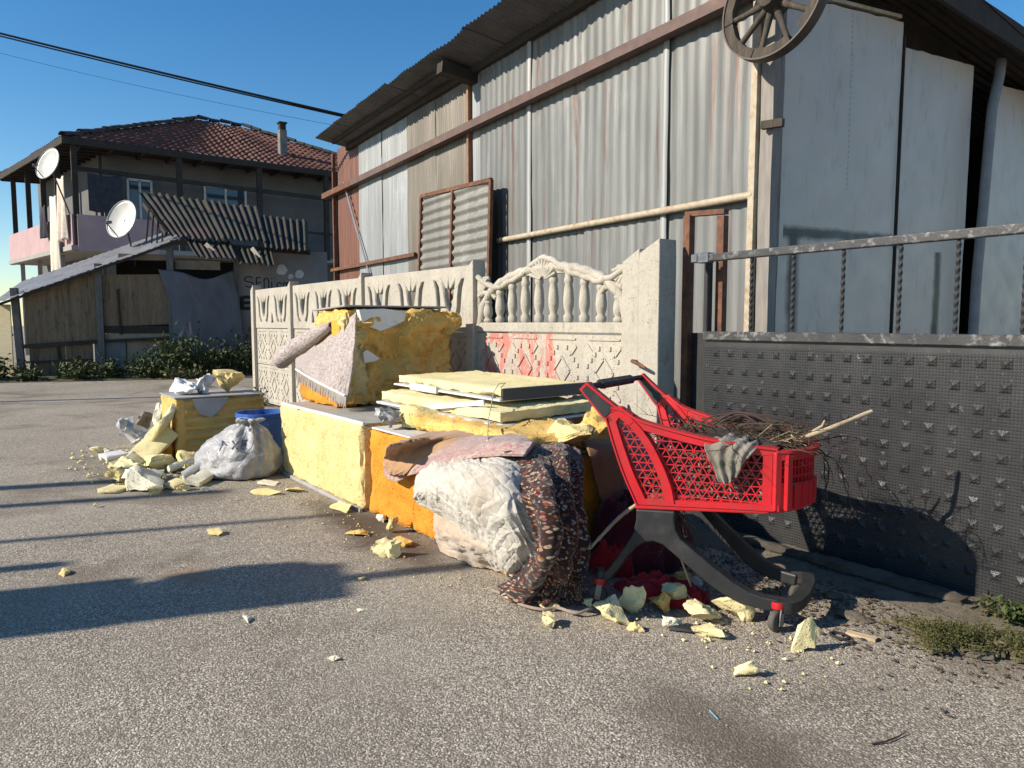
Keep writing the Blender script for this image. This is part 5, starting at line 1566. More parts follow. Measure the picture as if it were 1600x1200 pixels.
o = cloth('white_quilt', [
    [(-0.637, -1.400, 0.441), (-0.378, -1.360, 0.503), (-0.174, -1.300, 0.533), (-0.015, -1.220, 0.523)],
    [(-0.480, -1.600, 0.441), (-0.118, -1.620, 0.558), (0.171, -1.600, 0.605), (0.307, -1.480, 0.558)],
    [(-0.445, -1.680, 0.344), (0.025, -1.760, 0.479), (0.400, -1.760, 0.528), (0.511, -1.600, 0.434)],
    [(-0.459, -1.640, 0.270), (0.072, -1.740, 0.363), (0.430, -1.750, 0.401), (0.512, -1.600, 0.315)],
    [(-0.306, -1.580, 0.220), (0.105, -1.660, 0.247), (0.419, -1.700, 0.296), (0.496, -1.600, 0.243)],
    [(-0.090, -1.550, 0.150), (0.134, -1.600, 0.143), (0.345, -1.640, 0.173), (0.402, -1.560, 0.172)],
    [(-0.014, -1.520, 0.089), (0.123, -1.550, 0.083), (0.278, -1.580, 0.117), (0.324, -1.520, 0.126)]], 170, 170, wq, M_wquilt, None, .016, flip=True)
tag(o, 'grubby white wrinkled quilt bulging over front of the orange block', 'quilt')
# dirty fleece under it on the ground
o = cloth('dirty_fleece', [
    [(-0.504, -1.520, 0.226), (-0.188, -1.560, 0.249), (0.116, -1.580, 0.244), (0.330, -1.560, 0.221)],
    [(-0.498, -1.540, 0.127), (-0.093, -1.620, 0.186), (0.202, -1.640, 0.197), (0.383, -1.600, 0.186)],
    [(-0.515, -1.515, 0.050), (-0.223, -1.539, 0.070), (-0.018, -1.506, 0.060), (0.139, -1.452, 0.040)],
    [(-0.453, -1.521, 0.008), (-0.229, -1.517, 0.012), (-0.054, -1.463, 0.010), (0.083, -1.448, 0.008)]], 60, 70,
    lambda u, v, p, a, b: .013 * fbm((u * 7, v * 7, 4), 4) + .004 * noise.noise(Vector((u * 40, v * 40, 1))), M_fleece, None, .012, flip=True, zmin=.004)
tag(o, 'dirty matted fleece on the ground below the white quilt', 'blanket')
# dark floral quilt falling over the corner to the ground
def fq(u, v, p, a, b):
    w = .8 * noise.noise(Vector((u * 1.6, v * 2, 3)))
    fold = .036 * math.sin(v * 33 + w * 4 + u * 1.5) * min(1, a * 2.2) * (1 if a < .82 else .6)
    pf = -.010 * (1 - puff(u + .25 * v, v - .2 * u, .085))
    heap = .030 * fbm((u * 7, v * 7, 2), 3) * max(0, (a - .72) / .28)
    return fold + pf + .014 * fbm((u * 3.5, v * 3.5, 7), 3) + heap + .012 * (billow(u * 5, v * 13, 2, 2) - .4)
o = cloth('floral_quilt', [
    [(-0.274, -1.220, 0.530), (-0.131, -1.150, 0.583), (-0.046, -1.050, 0.578), (0.017, -0.980, 0.547)],
    [(0.041, -1.520, 0.588), (0.239, -1.470, 0.601), (0.311, -1.360, 0.634), (0.299, -1.220, 0.582)],
    [(0.454, -1.700, 0.530), (0.566, -1.660, 0.532), (0.513, -1.500, 0.513), (0.429, -1.330, 0.432)],
    [(0.565, -1.720, 0.413), (0.643, -1.680, 0.411), (0.563, -1.520, 0.353), (0.443, -1.340, 0.251)],
    [(0.505, -1.680, 0.256), (0.636, -1.680, 0.283), (0.564, -1.520, 0.219), (0.460, -1.350, 0.129)],
    [(0.282, -1.611, 0.090), (0.475, -1.603, 0.130), (0.504, -1.490, 0.120), (0.537, -1.403, 0.100)],
    [(0.153, -1.599, 0.012), (0.366, -1.604, 0.020), (0.493, -1.515, 0.020), (0.503, -1.358, 0.015)]], 140, 110, fq, M_floral, None, .018, flip=True, zmin=.006)
tag(o, 'dark brown floral quilt trailing over the block corner to the ground', 'quilt')
# lining edge of the floral quilt
m = MB(); pth = [Vector(p) for p in ((0.173, -1.627, 0.012), (0.273, -1.622, 0.018), (0.387, -1.630, 0.016), (0.480, -1.590, 0.014), (0.516, -1.526, 0.016), (0.608, -1.508, 0.020), (0.625, -1.436, 0.030))]
pp_ = np.array([list(p) for p in pth]); m.tube([cat_rom(pp_, 6 * i / 40) for i in range(41)], .007, 6); m.build('pale_hem', mat_fabric('hem_cotton', (.34, .27, .21), (.24, .19, .15)), o, sm=60)
# brown wool cloth on the right end
o = cloth('brown_cloth', [
    [(-0.102, -0.871, 0.560), (-0.059, -0.773, 0.570), (-0.012, -0.677, 0.560)],
    [(0.100, -1.007, 0.581), (0.120, -0.908, 0.580), (0.110, -0.782, 0.553)],
    [(0.125, -0.985, 0.469), (0.140, -0.908, 0.446), (0.120, -0.780, 0.411)],
    [(0.120, -0.936, 0.332), (0.130, -0.869, 0.291), (0.120, -0.787, 0.277)],
    [(0.110, -0.881, 0.223), (0.115, -0.844, 0.185), (0.110, -0.813, 0.188)]], 40, 26,
    lambda u, v, p, a, b: .014 * math.sin(v * 30 + 1) * a + .012 * fbm((u * 4, v * 4, 3), 3), M_brown, None, .012)
tag(o, 'brown wool cloth hanging on shaded right end of orange block', 'cloth')
# maroon clothes heaped behind the cart, red shirt by its rear wheel
def heap(name, c, rx, ry, h, rz, mat, label, seed, fold=.03):
    n1, n2 = 34, 56; P = []
    for i in range(n1):
        f = i / (n1 - 1)
        row = []
        for j in range(n2):
            a = 2 * PI * j / n2
            rr = math.sin(f * PI / 2) ** .8
            z = h * (1 - f ** 2.2)
            k = fbm((math.cos(a) * 1.5 * rr + seed, math.sin(a) * 1.5 * rr, seed), 4)
            fd = fold * abs(noise.noise(Vector((math.cos(a) * rr * 4 + seed, math.sin(a) * rr * 2.2, seed * 2))))
            x = rx * rr * (1 + .25 * k) * math.cos(a); y = ry * rr * (1 + .25 * k) * math.sin(a)
            row.append((x, y, max(.003, z * (1 + .5 * k) + fd * (1 - f) * 2)))
        P.append(row)
    m = MB(); m.grid(P, close=True)
    o = m.build(name, mat, None, c, (0, 0, rz), sm=180); return tag(o, label, 'clothes')
heap('maroon_clothes', (.24, -.74, 0), .26, .28, .30, .4, M_dkred, 'dark maroon clothes heaped in shade behind the cart', 3, .06)
heap('red_shirt', (.66, -1.06, 0), .21, .09, .065, .35, M_red, 'crumpled red shirt on the ground under the cart', 7, .05)
heap('red_cloth', (.30, -.98, 0), .12, .10, .12, .35, M_red, 'dark red cloth bunched behind the cart rear wheel', 9, .05)

# ------------------------------------------------------------------ shopping cart
M_cred = None
def mat_plastic(name, a, b, dirt, rough=.38):
    t = NT(name); v = t.co('Object')
    c = t.mix(t.ramp(t.noise(v, 5, 4, .6), [(.35, 0), (.65, 1)]), a, b)
    c = t.mix(t.ramp(t.noise(v, 9, 6, .75), [(.50, 0), (.72, .6)]), c, dirt)
    c = t.mix(t.ramp(t.noise(v, 45, 5, .8), [(.66, 0), (.70, .5)]), c, tuple(min(1, x * 1.6 + .06) for x in a))
    return t.out(c, t.ramp(t.noise(v, 14, 4, .6), [(.3, rough - .08), (.7, rough + .14)]), t.bump(t.noise(v, 60, 3, .6), .08, .002), spec=.5)
M_cred = mat_plastic('red_cart_plastic', (.55, .014, .022), (.46, .012, .018), (.26, .05, .04), .36)
M_cblk = mat_plastic('charcoal_cart_plastic', (.014, .0145, .016), (.022, .0225, .024), (.06, .055, .05), .5)
M_tyre = plain('grey_rubber_tyre', (.10, .09, .075), (.07, .065, .055), 12, .85, .3)
M_zinc = plain('zinc_fork', (.30, .30, .30), (.20, .20, .20), 12, .4, .15, metal=.7)
CT = empty('shopping_cart', (.447, -1.05, 0), R(22), 'red plastic shopping cart with charcoal legs filled with brushwood', 'shopping cart')
def sy(x): return .30 - .169 * x
def ribbon(path, widths, th, side, yoff=0.0, mb=None, n=28):
    """strip following a path in the sloping side panel: widths in the panel, th across it"""
    m = mb or MB(); P0 = np.array([[p[0], 0, p[1]] for p in path], float)
    W = widths if isinstance(widths, (list, tuple)) else [widths] * len(path)
    k = len(path); ts = np.linspace(0, k - 1, n)
    C = [cat_rom(P0, t) for t in ts]; rows = []
    for i, c in enumerate(C):
        a = C[min(i + 1, n - 1)] - C[max(i - 1, 0)]; a = a / (np.linalg.norm(a) + 1e-9)
        nx, nz = -a[2], a[0]; w = np.interp(ts[i], range(k), W) / 2
        pts = []
        for (s, t_) in ((1, 1), (-1, 1), (-1, -1), (1, -1)):
            x = c[0] + nx * w * s; z = c[2] + nz * w * s
            y = side * (sy(x) + yoff + t_ * th / 2)
            pts.append((x, y, z))
        rows.append(pts)
    m.grid(rows, close=True)
    b = len(m.v) - 4 * n
    m.f += [(b, b + 1, b + 2, b + 3), (len(m.v) - 4, len(m.v) - 3, len(m.v) - 2, len(m.v) - 1)]; m.mi += [0, 0]
    return m
RIM = [(.045, .835), (.10, .823), (.16, .788), (.288, .755), (.425, .727), (.56, .712), (.69, .702)]
REAR = [(.040, .815), (.075, .70), (.118, .58), (.172, .462)]
RIB = [(.075, .826), (.130, .788), (.190, .715), (.242, .62), (.278, .53), (.292, .465)]
LOOP = [(.052, .80), (.070, .825), (.100, .822), (.130, .790)]
def inpoly(poly, x, z):
    r_ = False; n = len(poly)
    for i in range(n):
        x1, z1 = poly[i]; x2, z2 = poly[(i + 1) % n]
        if (z1 > z) != (z2 > z) and x < (x2 - x1) * (z - z1) / (z2 - z1) + x1: r_ = not r_
    return r_
def lattice(poly, side, parent, pitch=.0365, w=.0040, th=.006, yoff=-.004):
    m = MB()
    for ang in (0, 60, 120):
        d = (math.cos(R(ang)), math.sin(R(ang))); nrm = (-d[1], d[0])
        step = pitch * math.sin(R(60))
        for k in range(-60, 60):
            ox = .3 + nrm[0] * k * step; oz = .5 + nrm[1] * k * step
            s0 = None; prev = None
            for i in range(-400, 401):
                s = i * .003; x = ox + d[0] * s; z = oz + d[1] * s
                ins = inpoly(poly, x, z)
                if ins and s0 is None: s0 = s
                if (not ins or i == 400) and s0 is not None:
                    s1 = s
                    if s1 - s0 > .008:
                        a = (ox + d[0] * s0, oz + d[1] * s0); b = (ox + d[0] * s1, oz + d[1] * s1)
                        pts = []
                        for (q) in (a, b):
                            for (e, t_) in ((1, 1), (-1, 1), (-1, -1), (1, -1)):
                                x2 = q[0] + nrm[0] * w / 2 * e; z2 = q[1] + nrm[1] * w / 2 * e
                                pts.append((x2, side * (sy(x2) + yoff + t_ * th / 2 * (.96 if ang else 1)), z2))
                        m.add(pts, [(0, 1, 2, 3), (7, 6, 5, 4), (0, 4, 5, 1), (1, 5, 6, 2), (2, 6, 7, 3), (3, 7, 4, 0)])
                    s0 = None
    o = m.build('lattice', M_cred, parent); return tag(o, kind='stuff')
def bulk(path, widths, th, side, yoff=0.0, n=28): return ribbon(path, widths, th, side, yoff, None, n)
for side in (-1, 1):
    m = ribbon(RIM, [.030, .034, .036, .036, .034, .032, .032], .026, side)
    sp = m.build('side_panel', M_cred, CT, sm=40)
    ribbon([(p[0], p[1] + .016) for p in RIM], .008, .044, side).build('rim_lip', M_cred, sp, sm=40)
    ribbon(REAR, [.032, .036, .040, .044], .030, side).build('rear_edge', M_cred, sp, sm=40)
    ribbon([(p[0] - .018, p[1] - .006) for p in REAR], .006, .042, side).build('rear_edge_lip', M_cred, sp, sm=40)
    ribbon(RIB, [.026, .030, .032, .036, .040, .044], .030, side).build('curved_rib', M_cred, sp, sm=40)
    ribbon([(p[0] + .013, p[1] + .008) for p in RIB], .005, .044, side).build('rib_lip', M_cred, sp, sm=40)
    ribbon(LOOP, .030, .034, side).build('loop', M_cred, sp, sm=40)
    ribbon([(.16, .466), (.30, .472), (.45, .479), (.70, .489)], .024, .034, side).build('bottom_edge', M_cred, sp, sm=40)
    ribbon([(.655, .70), (.655, .48)], .034, .030, side, n=6).build('front_stile', M_cred, sp, sm=40)
    lattice([(.062, .80), (.10, .795), (.14, .755), (.19, .69), (.235, .61), (.27, .53), (.282, .47), (.185, .47), (.13, .58), (.085, .70)], side, sp)
    lattice([(.155, .775), (.288, .742), (.425, .714), (.56, .70), (.645, .695), (.645, .488), (.30, .475), (.285, .53), (.25, .62), (.20, .71)], side, sp)
    # handle arm
    arm = [(-.078, .938), (-.03, .892), (.02, .845), (.058, .812)]
    ribbon(arm, [.044, .056, .072, .080], .030, side).build('handle_arm', M_cred, sp, sm=40)
    ribbon([(-.070, .930), (-.028, .889), (.012, .852), (.036, .830)], [.028, .038, .052, .060], .040, side).build('arm_insert', M_cblk, sp, sm=40)
    ribbon([(.04, .838), (.075, .850), (.10, .836), (.13, .818)], .014, .036, side).build('arm_fillet', M_cred, sp, sm=40)
# tray
m = MB(); out = []
for x in np.linspace(.145, .66, 12): out.append((x, -sy(x) - .012))
fr = [(.70, -.165), (.735, -.12), (.765, -.06), (.772, 0), (.765, .06), (.735, .12), (.70, .165)]
out += fr + [(x, sy(x) + .012) for x in np.linspace(.66, .145, 12)]
def tz(x): return .444 + .035 * (x - .15) / .6
n = len(out)
lo_ = [(x, y, tz(x) - .012) for x, y in out]; hi_ = [(x, y, tz(x) + .016) for x, y in out]
m.add(lo_ + hi_, [tuple(range(n)), tuple(range(2 * n - 1, n - 1, -1))] + [((i + 1) % n, i, i + n, (i + 1) % n + n) for i in range(n)])
tr = m.build('tray', M_cred, CT)
md = tr.modifiers.new('soft_edges', 'BEVEL'); md.width = .006; md.segments = 2; md.limit_method = 'ANGLE'
# rounded front panel with ribs
FR = [(.672, -.19), (.715, -.165), (.745, -.12), (.772, -.06), (.78, 0), (.772, .06), (.745, .12), (.715, .165), (.672, .19)]
def frow(z0, z1, off=0.0):
    m = MB(); P = []
    C = np.array([[a, b, 0] for a, b in FR])
    for t_ in np.linspace(0, 8, 41):
        c = cat_rom(C, t_); dn = np.array([c[0] - .45, c[1]]); dn = dn / np.linalg.norm(dn)
        a = (c[0] + dn[0] * (.009 + off), c[1] + dn[1] * (.009 + off)); b = (c[0] - dn[0] * .009, c[1] - dn[1] * .009)
        P.append([(a[0], a[1], z0), (a[0], a[1], z1), (b[0], b[1], z1), (b[0], b[1], z0)])
    m.grid(P, close=True); m.f += [(0, 1, 2, 3), tuple(len(m.v) - 4 + i for i in range(4))]; m.mi += [0, 0]
    return m
fp = frow(.482, .585).build('front_panel', M_cred, CT, sm=40)
frow(.676, .704, .008).build('front_rim', M_cred, fp, sm=40)
frow(.704, .714, .016).build('front_rim_lip', M_cred, fp, sm=40)
C_ = np.array([[a, b, 0] for a, b in FR])
for t_ in (0.15, 1.0, 7.0, 7.85):
    c = cat_rom(C_, t_); m = MB(); m.box((c[0] + .006, c[1], .59), (.034, .034, .23), (0, 0, math.atan2(c[1], c[0] - .5)), bev=.006); m.build('front_corner', M_cred, fp)
for t_ in np.linspace(1.4, 6.6, 16):
    c = cat_rom(C_, t_); m = MB(); m.box((c[0], c[1], .63), (.012, .007, .10), (0, 0, math.atan2(c[1], c[0] - .45))); m.build('front_slat', M_cred, fp)
for z in (.61, .645): frow(z - .0035, z + .0035, -.004).build('front_slat', M_cred, fp, sm=40)
for t_ in np.linspace(1.5, 6.5, 7):
    c = cat_rom(C_, t_); m = MB(); m.box((c[0] + .012, c[1], .535), (.012, .006, .10), (0, 0, math.atan2(c[1], c[0] - .45))); m.build('front_fin', M_cred, fp)
# handle bar
m = MB(); m.tube([(-.070, -.31, .932), (-.070, .31, .935)], .0125, 12); hb = m.build('handle_bar', M_cblk, CT, sm=50)
m = MB(); m.box((-.070, -.0, .934), (.042, .36, .034), (0, .5, 0), bev=.008); m.build('grip', M_cblk, hb)
m = MB(); m.box((-.070, -.21, .930), (.026, .10, .022), bev=.005); m.build('grip_clip', M_cblk, hb)
# legs
LEG = [(.150, .432), (.150, .385), (.140, .335), (.108, .275), (.070, .215), (.035, .165), (-.005, .128), (-.012, .100), (.015, .098), (.045, .118), (.080, .165), (.112, .218), (.150, .268), (.190, .296), (.225, .303), (.262, .293), (.315, .252), (.375, .205), (.450, .150), (.510, .112), (.570, .090), (.640, .078), (.705, .076),
       (.712, .126), (.650, .130), (.600, .142), (.540, .172), (.460, .228), (.390, .280), (.335, .322), (.312, .360), (.306, .400), (.308, .438)]
for side in (-1, 1):
    m = MB(); n = len(LEG); a = []; b = []
    for (x, z) in LEG:
        y = sy(x) - .012
        a.append((x, side * (y + .024), z)); b.append((x, side * (y - .024), z))
    m.add(a + b, [tuple(range(n)), tuple(range(2 * n - 1, n - 1, -1))] + [((i + 1) % n, i, i + n, (i + 1) % n + n) for i in range(n)])
    lg = m.build('leg', M_cblk, CT)
    md = lg.modifiers.new('soft_edges', 'BEVEL'); md.width = .007; md.segments = 2; md.limit_method = 'ANGLE'; md.angle_limit = R(50)
# front bumper joining the legs
m = MB(); bp = np.array([[.69, -.176, .101], [.745, -.165, .103], [.768, -.09, .106], [.772, 0, .108], [.768, .09, .112], [.745, .165, .118], [.69, .176, .110]])
P = []
for t_ in np.linspace(0, 6, 37):
    c = cat_rom(bp, t_); c2 = cat_rom(bp, min(6, t_ + .05)) - cat_rom(bp, max(0, t_ - .05)); d = c2 / np.linalg.norm(c2); nx, ny = d[1], -d[0]
    P.append([(c[0] + nx * .020, c[1] + ny * .020, c[2] - .026), (c[0] + nx * .024, c[1] + ny * .024, c[2] + .020), (c[0] - nx * .022, c[1] - ny * .022, c[2] + .026), (c[0] - nx * .022, c[1] - ny * .022, c[2] - .026)])
m.grid(P, close=True); m.f += [(0, 1, 2, 3), tuple(len(m.v) - 4 + i for i in range(4))]; m.mi += [0, 0]
bu = m.build('front_bumper', M_cblk, CT, sm=50)
# casters
for (x, y, yaw) in ((0.0, -.30, .3), (0.0, .30, -.2), (.705, -.182, 1.2), (.72, .18, .9)):
    cs = MB(); cs.tube([(x, y, .092), (x, y, .104), (x, y, .118)], [.026, .028, .026], 14); c1 = cs.build('caster', M_cred, CT, sm=40)
    if x < .1:
        k = MB(); k.tube([(x, y, .118), (x, y, .150), (x, y, .158)], [.023, .024, .018], 14); k.build('cap', M_cblk, c1, sm=40)
    dx, dy = math.cos(yaw), math.sin(yaw); ox, oy = x - dx * .012, y - dy * .012
    for s in (-1, 1):
        f = MB(); f.bar((x - dy * s * .021, y + dx * s * .021, .098), (ox - dy * s * .021, oy + dx * s * .021, .028), .024, .005, up=(-dy, dx, 0)); f.build('fork', M_zinc, c1)
    w = MB(); P = []
    for (r_, o_) in ((.010, -.014), (.036, -.014), (.042, -.008), (.042, .008), (.036, .014), (.010, .014)):
        P.append([(ox + dx * r_ * math.cos(a) - dy * o_, oy + dy * r_ * math.cos(a) + dx * o_, .043 + r_ * math.sin(a)) for a in np.linspace(0, 2 * PI, 25)[:-1]])
    w.grid(P, close=True); w.f += [tuple(range(24)), tuple(range(120, 144))]; w.mi += [0, 0]
    w.build('wheel', M_tyre, c1, sm=50)
# ------------------------------------------------------------------ brushwood in the cart
CA = R(22); CO = Vector((.447, -1.05, 0))
def CW(x, y, z): return Vector((CO.x + math.cos(CA) * x - math.sin(CA) * y, CO.y + math.sin(CA) * x + math.cos(CA) * y, z))
M_twig = plain('brown_twig', (.085, .058, .038), (.05, .034, .024), 20, .9, .3, 60)
M_twig2 = plain('red_brown_twig', (.065, .036, .028), (.04, .024, .02), 20, .85, .2, 60)
M_pale = plain('peeled_stick', (.52, .42, .27), (.40, .31, .19), 14, .85, .3, 40, dirt=(.22, .16, .10), dscale=8)
M_straw = plain('dry_straw', (.30, .23, .12), (.20, .15, .08), 20, .9, .1)
M_litter = plain('dark_litter', (.055, .045, .036), (.10, .085, .07), 16, .95, .7, 45, dirt=(.20, .18, .16), dscale=9)
rd = random.Random(77)
# packed litter filling the basket
m = MB(); P = []
for i in range(40):
    f = i / 39; x = .20 + .53 * f; row = []
    for j in range(26):
        g_ = j / 25 * 2 - 1
        w = (sy(x) - .028) if x < .66 else (sy(x) - .028) * (1 - .6 * ((x - .66) / .1) ** 2)
        y = g_ * w
        z = .675 + .05 * (1 - g_ * g_) - .02 * f + .035 * fbm((x * 9, y * 9, 1), 4)
        if abs(g_) > .93: z = .50
        row.append(tuple(CW(x, y, z)))
    P.append(row)
m.grid(P); o = m.build('packed_litter', M_litter, fix=False, sm=180)
tag(o, 'packed dark leaf litter and rags filling the red cart', None, kind='stuff')
m = MB()
for k in range(260):
    x = rd.uniform(.20, .72); side = rd.choice((-1, 1)); y = side * (sy(x) - .024)
    z = rd.uniform(.49, .68); L = rd.uniform(.02, .05)
    d = Vector((rd.gauss(0, 1), 0.15 * rd.gauss(0, 1), rd.gauss(0, .8))).normalized()
    p = CW(x, y, z); dd = CW(x + d.x * L, y + d.y * L * .3, z + d.z * L)
    m.tube([p, dd], rd.uniform(.002, .006), 4)
tag(m.build('litter_scraps', plain('pale_scraps', (.26, .23, .20), (.12, .10, .085), 40, .9, .2), fix=False), 'pale scraps and twigs pressed against the cart lattice', None, kind='stuff')
def branch(m, p, d, L, r, depth, rd, droop=.0, fine=.6):
    pts = [p]; n = 6; dd = d.normalized(); q = p.copy()
    for i in range(n):
        dd = (dd + Vector((rd.gauss(0, .13), rd.gauss(0, .13), rd.gauss(0, .10) - droop))).normalized()
        q = q + dd * (L / n); pts.append(q.copy())
    m.tube(pts, [r * (1 - .75 * i / n) for i in range(n + 1)], 5)
    if depth > 0:
        for k in range(rd.randint(2, 4)):
            i = rd.randint(1, n - 1)
            nd = (dd + Vector((rd.gauss(0, .7), rd.gauss(0, .7), rd.gauss(0, .6)))).normalized()
            branch(m, pts[i], nd, L * rd.uniform(.3, fine), r * .55, depth - 1, rd, droop, fine)
m = MB()
for k in range(170):
    x = rd.uniform(.26, .66); y = rd.uniform(-.13, .15)
    d = Vector(CW(1, 0, 0) - CW(0, 0, 0)) * rd.choice((-1, 1, 1)) + Vector((rd.gauss(0, .7), rd.gauss(0, .7), rd.gauss(.02, .10)))
    branch(m, CW(x, y, rd.uniform(.68, .785)), d, rd.uniform(.10, .24), rd.uniform(.002, .0055), 2, rd, .04, .7)
tag(m.build('brushwood', M_twig, fix=False), 'tangle of dry brown twigs heaped in the red cart', None, kind='stuff')
m = MB()
for k in range(9):   # arched bramble canes
    j_ = [rd.uniform(-.05, .05) for _ in range(8)]; a = CW(.28 + j_[0], .12 - .025 * k + j_[1], .70); b = CW(.44 + j_[2], .10 - .02 * k + j_[3], .79 + .03 * j_[4] + .004 * k); c = CW(.62 + j_[5], .08 - .02 * k, .79 + .4 * j_[6]); e = CW(.76 + j_[7] * .5, .10 - .025 * k, .69)
    pa = np.array([list(a), list(b), list(c), list(e)])
    m.tube([cat_rom(pa, 3 * i / 20) for i in range(21)], [.0052 - .002 * i / 20 for i in range(21)], 5)
o = m.build('bramble_canes', M_twig2, fix=False); tag(o, 'arching red brown bramble canes over the front of the cart', 'branches', None)
o['kind'] = 'stuff'; del o['category']
m = MB()
for k in range(230):
    x = rd.uniform(.50, .73); y = rd.uniform(-.15, .16); p = CW(x, y, (.69 + rd.uniform(0, .06)))
    d = Vector((rd.gauss(0, 1), rd.gauss(0, 1), rd.gauss(0, .35))).normalized()
    m.tube([p, p + d * rd.uniform(.03, .09)], .0016, 3)
tag(m.build('straw_wisps', M_straw, fix=False), 'wisps of dry straw at the front of the cart', None, kind='stuff')
# twigs hanging over the front and down to the ground
m = MB()
for (a, b, c, e) in (((.74, .12, .71), (.80, .13, .66), (.81, .13, .52), (.815, .14, .34)), ((.72, .14, .70), (.82, .15, .62), (.80, .17, .45), (.79, .18, .30)), ((.76, .05, .71), (.90, .06, .70), (.97, .08, .62), (1.0, .10, .55)), ((.75, .10, .71), (.88, .16, .74), (.96, .18, .72), (1.02, .2, .74)), ((.76, .0, .70), (.86, .02, .66), (.90, .05, .56), (.93, .06, .46))):
    pa = np.array([list(CW(*q)) for q in (a, b, c, e)])
    pts = [Vector(cat_rom(pa, 3 * i / 16)) + Vector((rd.gauss(0, .003), rd.gauss(0, .003), 0)) for i in range(17)]
    m.tube(pts, [.0036 - .0022 * i / 16 for i in range(17)], 5)
    for k in range(6):
        i = rd.randint(5, 15); branch(m, pts[i], Vector((rd.gauss(0, .6), rd.gauss(0, .6), rd.gauss(-.4, .6))), rd.uniform(.05, .13), .0016, 1, rd, .05)
tag(m.build('hanging_twigs', M_twig2, fix=False), 'thin red brown twigs hanging over the cart front', None, kind='stuff')
m = MB()
for k in range(22):
    p = CW(.17 + rd.uniform(-.06, .12), -.17 + rd.uniform(-.06, .2), .43)
    branch(m, p, Vector((rd.gauss(0, .25), rd.gauss(0, .25), -1)), rd.uniform(.14, .30), .0022, 1, rd, .02)
tag(m.build('rootlets', M_twig, fix=False), 'fine brown rootlets trailing under the cart between its legs', None, kind='stuff')
m = MB()
pa = np.array([list(CW(.50, -.03, .685)), list(CW(.68, .05, .715)), list(CW(.82, .10, .77)), list(CW(.965, .24, .838))])
m.tube([cat_rom(pa, 3 * i / 18) for i in range(19)], [.011 - .002 * i / 18 + .001 * math.sin(i * 2) for i in range(19)], 8)
o = m.build('pale_stick', M_pale, sm=50); tag(o, 'pale peeled stick poking out over front of the cart', 'stick')
m = MB(); m.tube([CW(.74, .135, .74), CW(.79, .15, .775), CW(.80, .15, .80)], [.006, .005, .003], 6); m.build('side_shoot', M_pale, o)
m = MB()
pa = np.array([list(Vector((0.483, -1.360, 0.200))), list(Vector((0.514, -1.300, 0.270))), list(Vector((0.560, -1.220, 0.363))), list(Vector((0.604, -1.130, 0.430)))])
m.tube([cat_rom(pa, 3 * i / 18) for i in range(19)], [.007 + .003 * i / 18 + .001 * math.sin(i * 2.3) for i in range(19)], 8)
o = m.build('long_stick', M_pale, sm=50); tag(o, 'crooked pale stick leaning from quilt corner to back of cart', 'stick')
m = MB(); m.tube([CW(.27, -.22, .42), CW(.30, -.17, .30), CW(.29, -.12, .20), CW(.33, -.10, .08)], [.005, .006, .005, .004], 6); o = m.build('thin_stick', M_pale, sm=50); tag(o, 'thin bent stick hanging below the cart tray', 'stick')
# old dark board and rag
m = MB(); P = []
for i in range(14):
    f = i / 13; c = CW(.40 + .27 * f, -.10 - .04 * f, .752 - .035 * f)
    P.append([tuple(c + Vector((.012, -.035, .004))), tuple(c + Vector((.02, .03, .022))), tuple(c + Vector((.0, .035, .004))), tuple(c + Vector((-.01, -.03, -.014)))])
m.grid(P, close=True); m.f += [(0, 1, 2, 3), tuple(len(m.v) - 4 + i for i in range(4))]; m.mi += [0, 0]
tag(m.build('rotten_board', M_darkwood, sm=50), 'dark rotten board lying on twigs inside the cart', 'board')
RG = mat_fabric('grey_rag', (.26, .235, .19), (.17, .15, .12), (.10, .09, .07), .6, 90, .5)
def rag():
    def gr(p): return (.515 + (p[0] - .515) * 1.35, p[1], .735 + (p[2] - .735) * 1.3)
    rows = [[(.46, -.12, .735), (.50, -.11, .745), (.55, -.11, .74), (.585, -.12, .735)],
            [(.445, -.238, .728), (.49, -.238, .738), (.54, -.230, .735), (.59, -.222, .726)],
            [(.46, -.262, .69), (.49, -.268, .69), (.53, -.262, .69), (.57, -.248, .695)],
            [(.485, -.262, .645), (.505, -.268, .64), (.53, -.262, .645), (.555, -.246, .665)],
            [(.50, -.258, .618), (.51, -.262, .612), (.525, -.258, .618), (.54, -.246, .64)]]
    c = [[tuple(CW(*gr(p))) for p in r_] for r_ in rows]
    o = cloth('grey_rag', c, 50, 60, lambda u, v, p, a, b: .007 * math.sin(v * 130 + 4 * noise.noise(Vector((u * 8, v * 8, 1)))) + .012 * fbm((u * 9, v * 9, 2), 3), RG, None, .003, flip=True)
    tag(o, 'grey knotted rag hanging over near rim of the cart', 'rag')
rag()
for (x, y, z, s, mt, lb) in ((.64, .05, .70, (.07, .06, .05), M_cred, 'small red plastic scrap among twigs in the cart'), (.56, .13, .715, (.07, .05, .06), M_fw, 'cream foam scrap among twigs at far side of cart'),
        (.67, -.02, .70, (.06, .05, .05), M_pale, 'tan scrap among straw at front of cart')):
    chunk('scrap', CW(x, y, z), s, int(x * 100), mt, lb, cat='scrap', rough=.2)

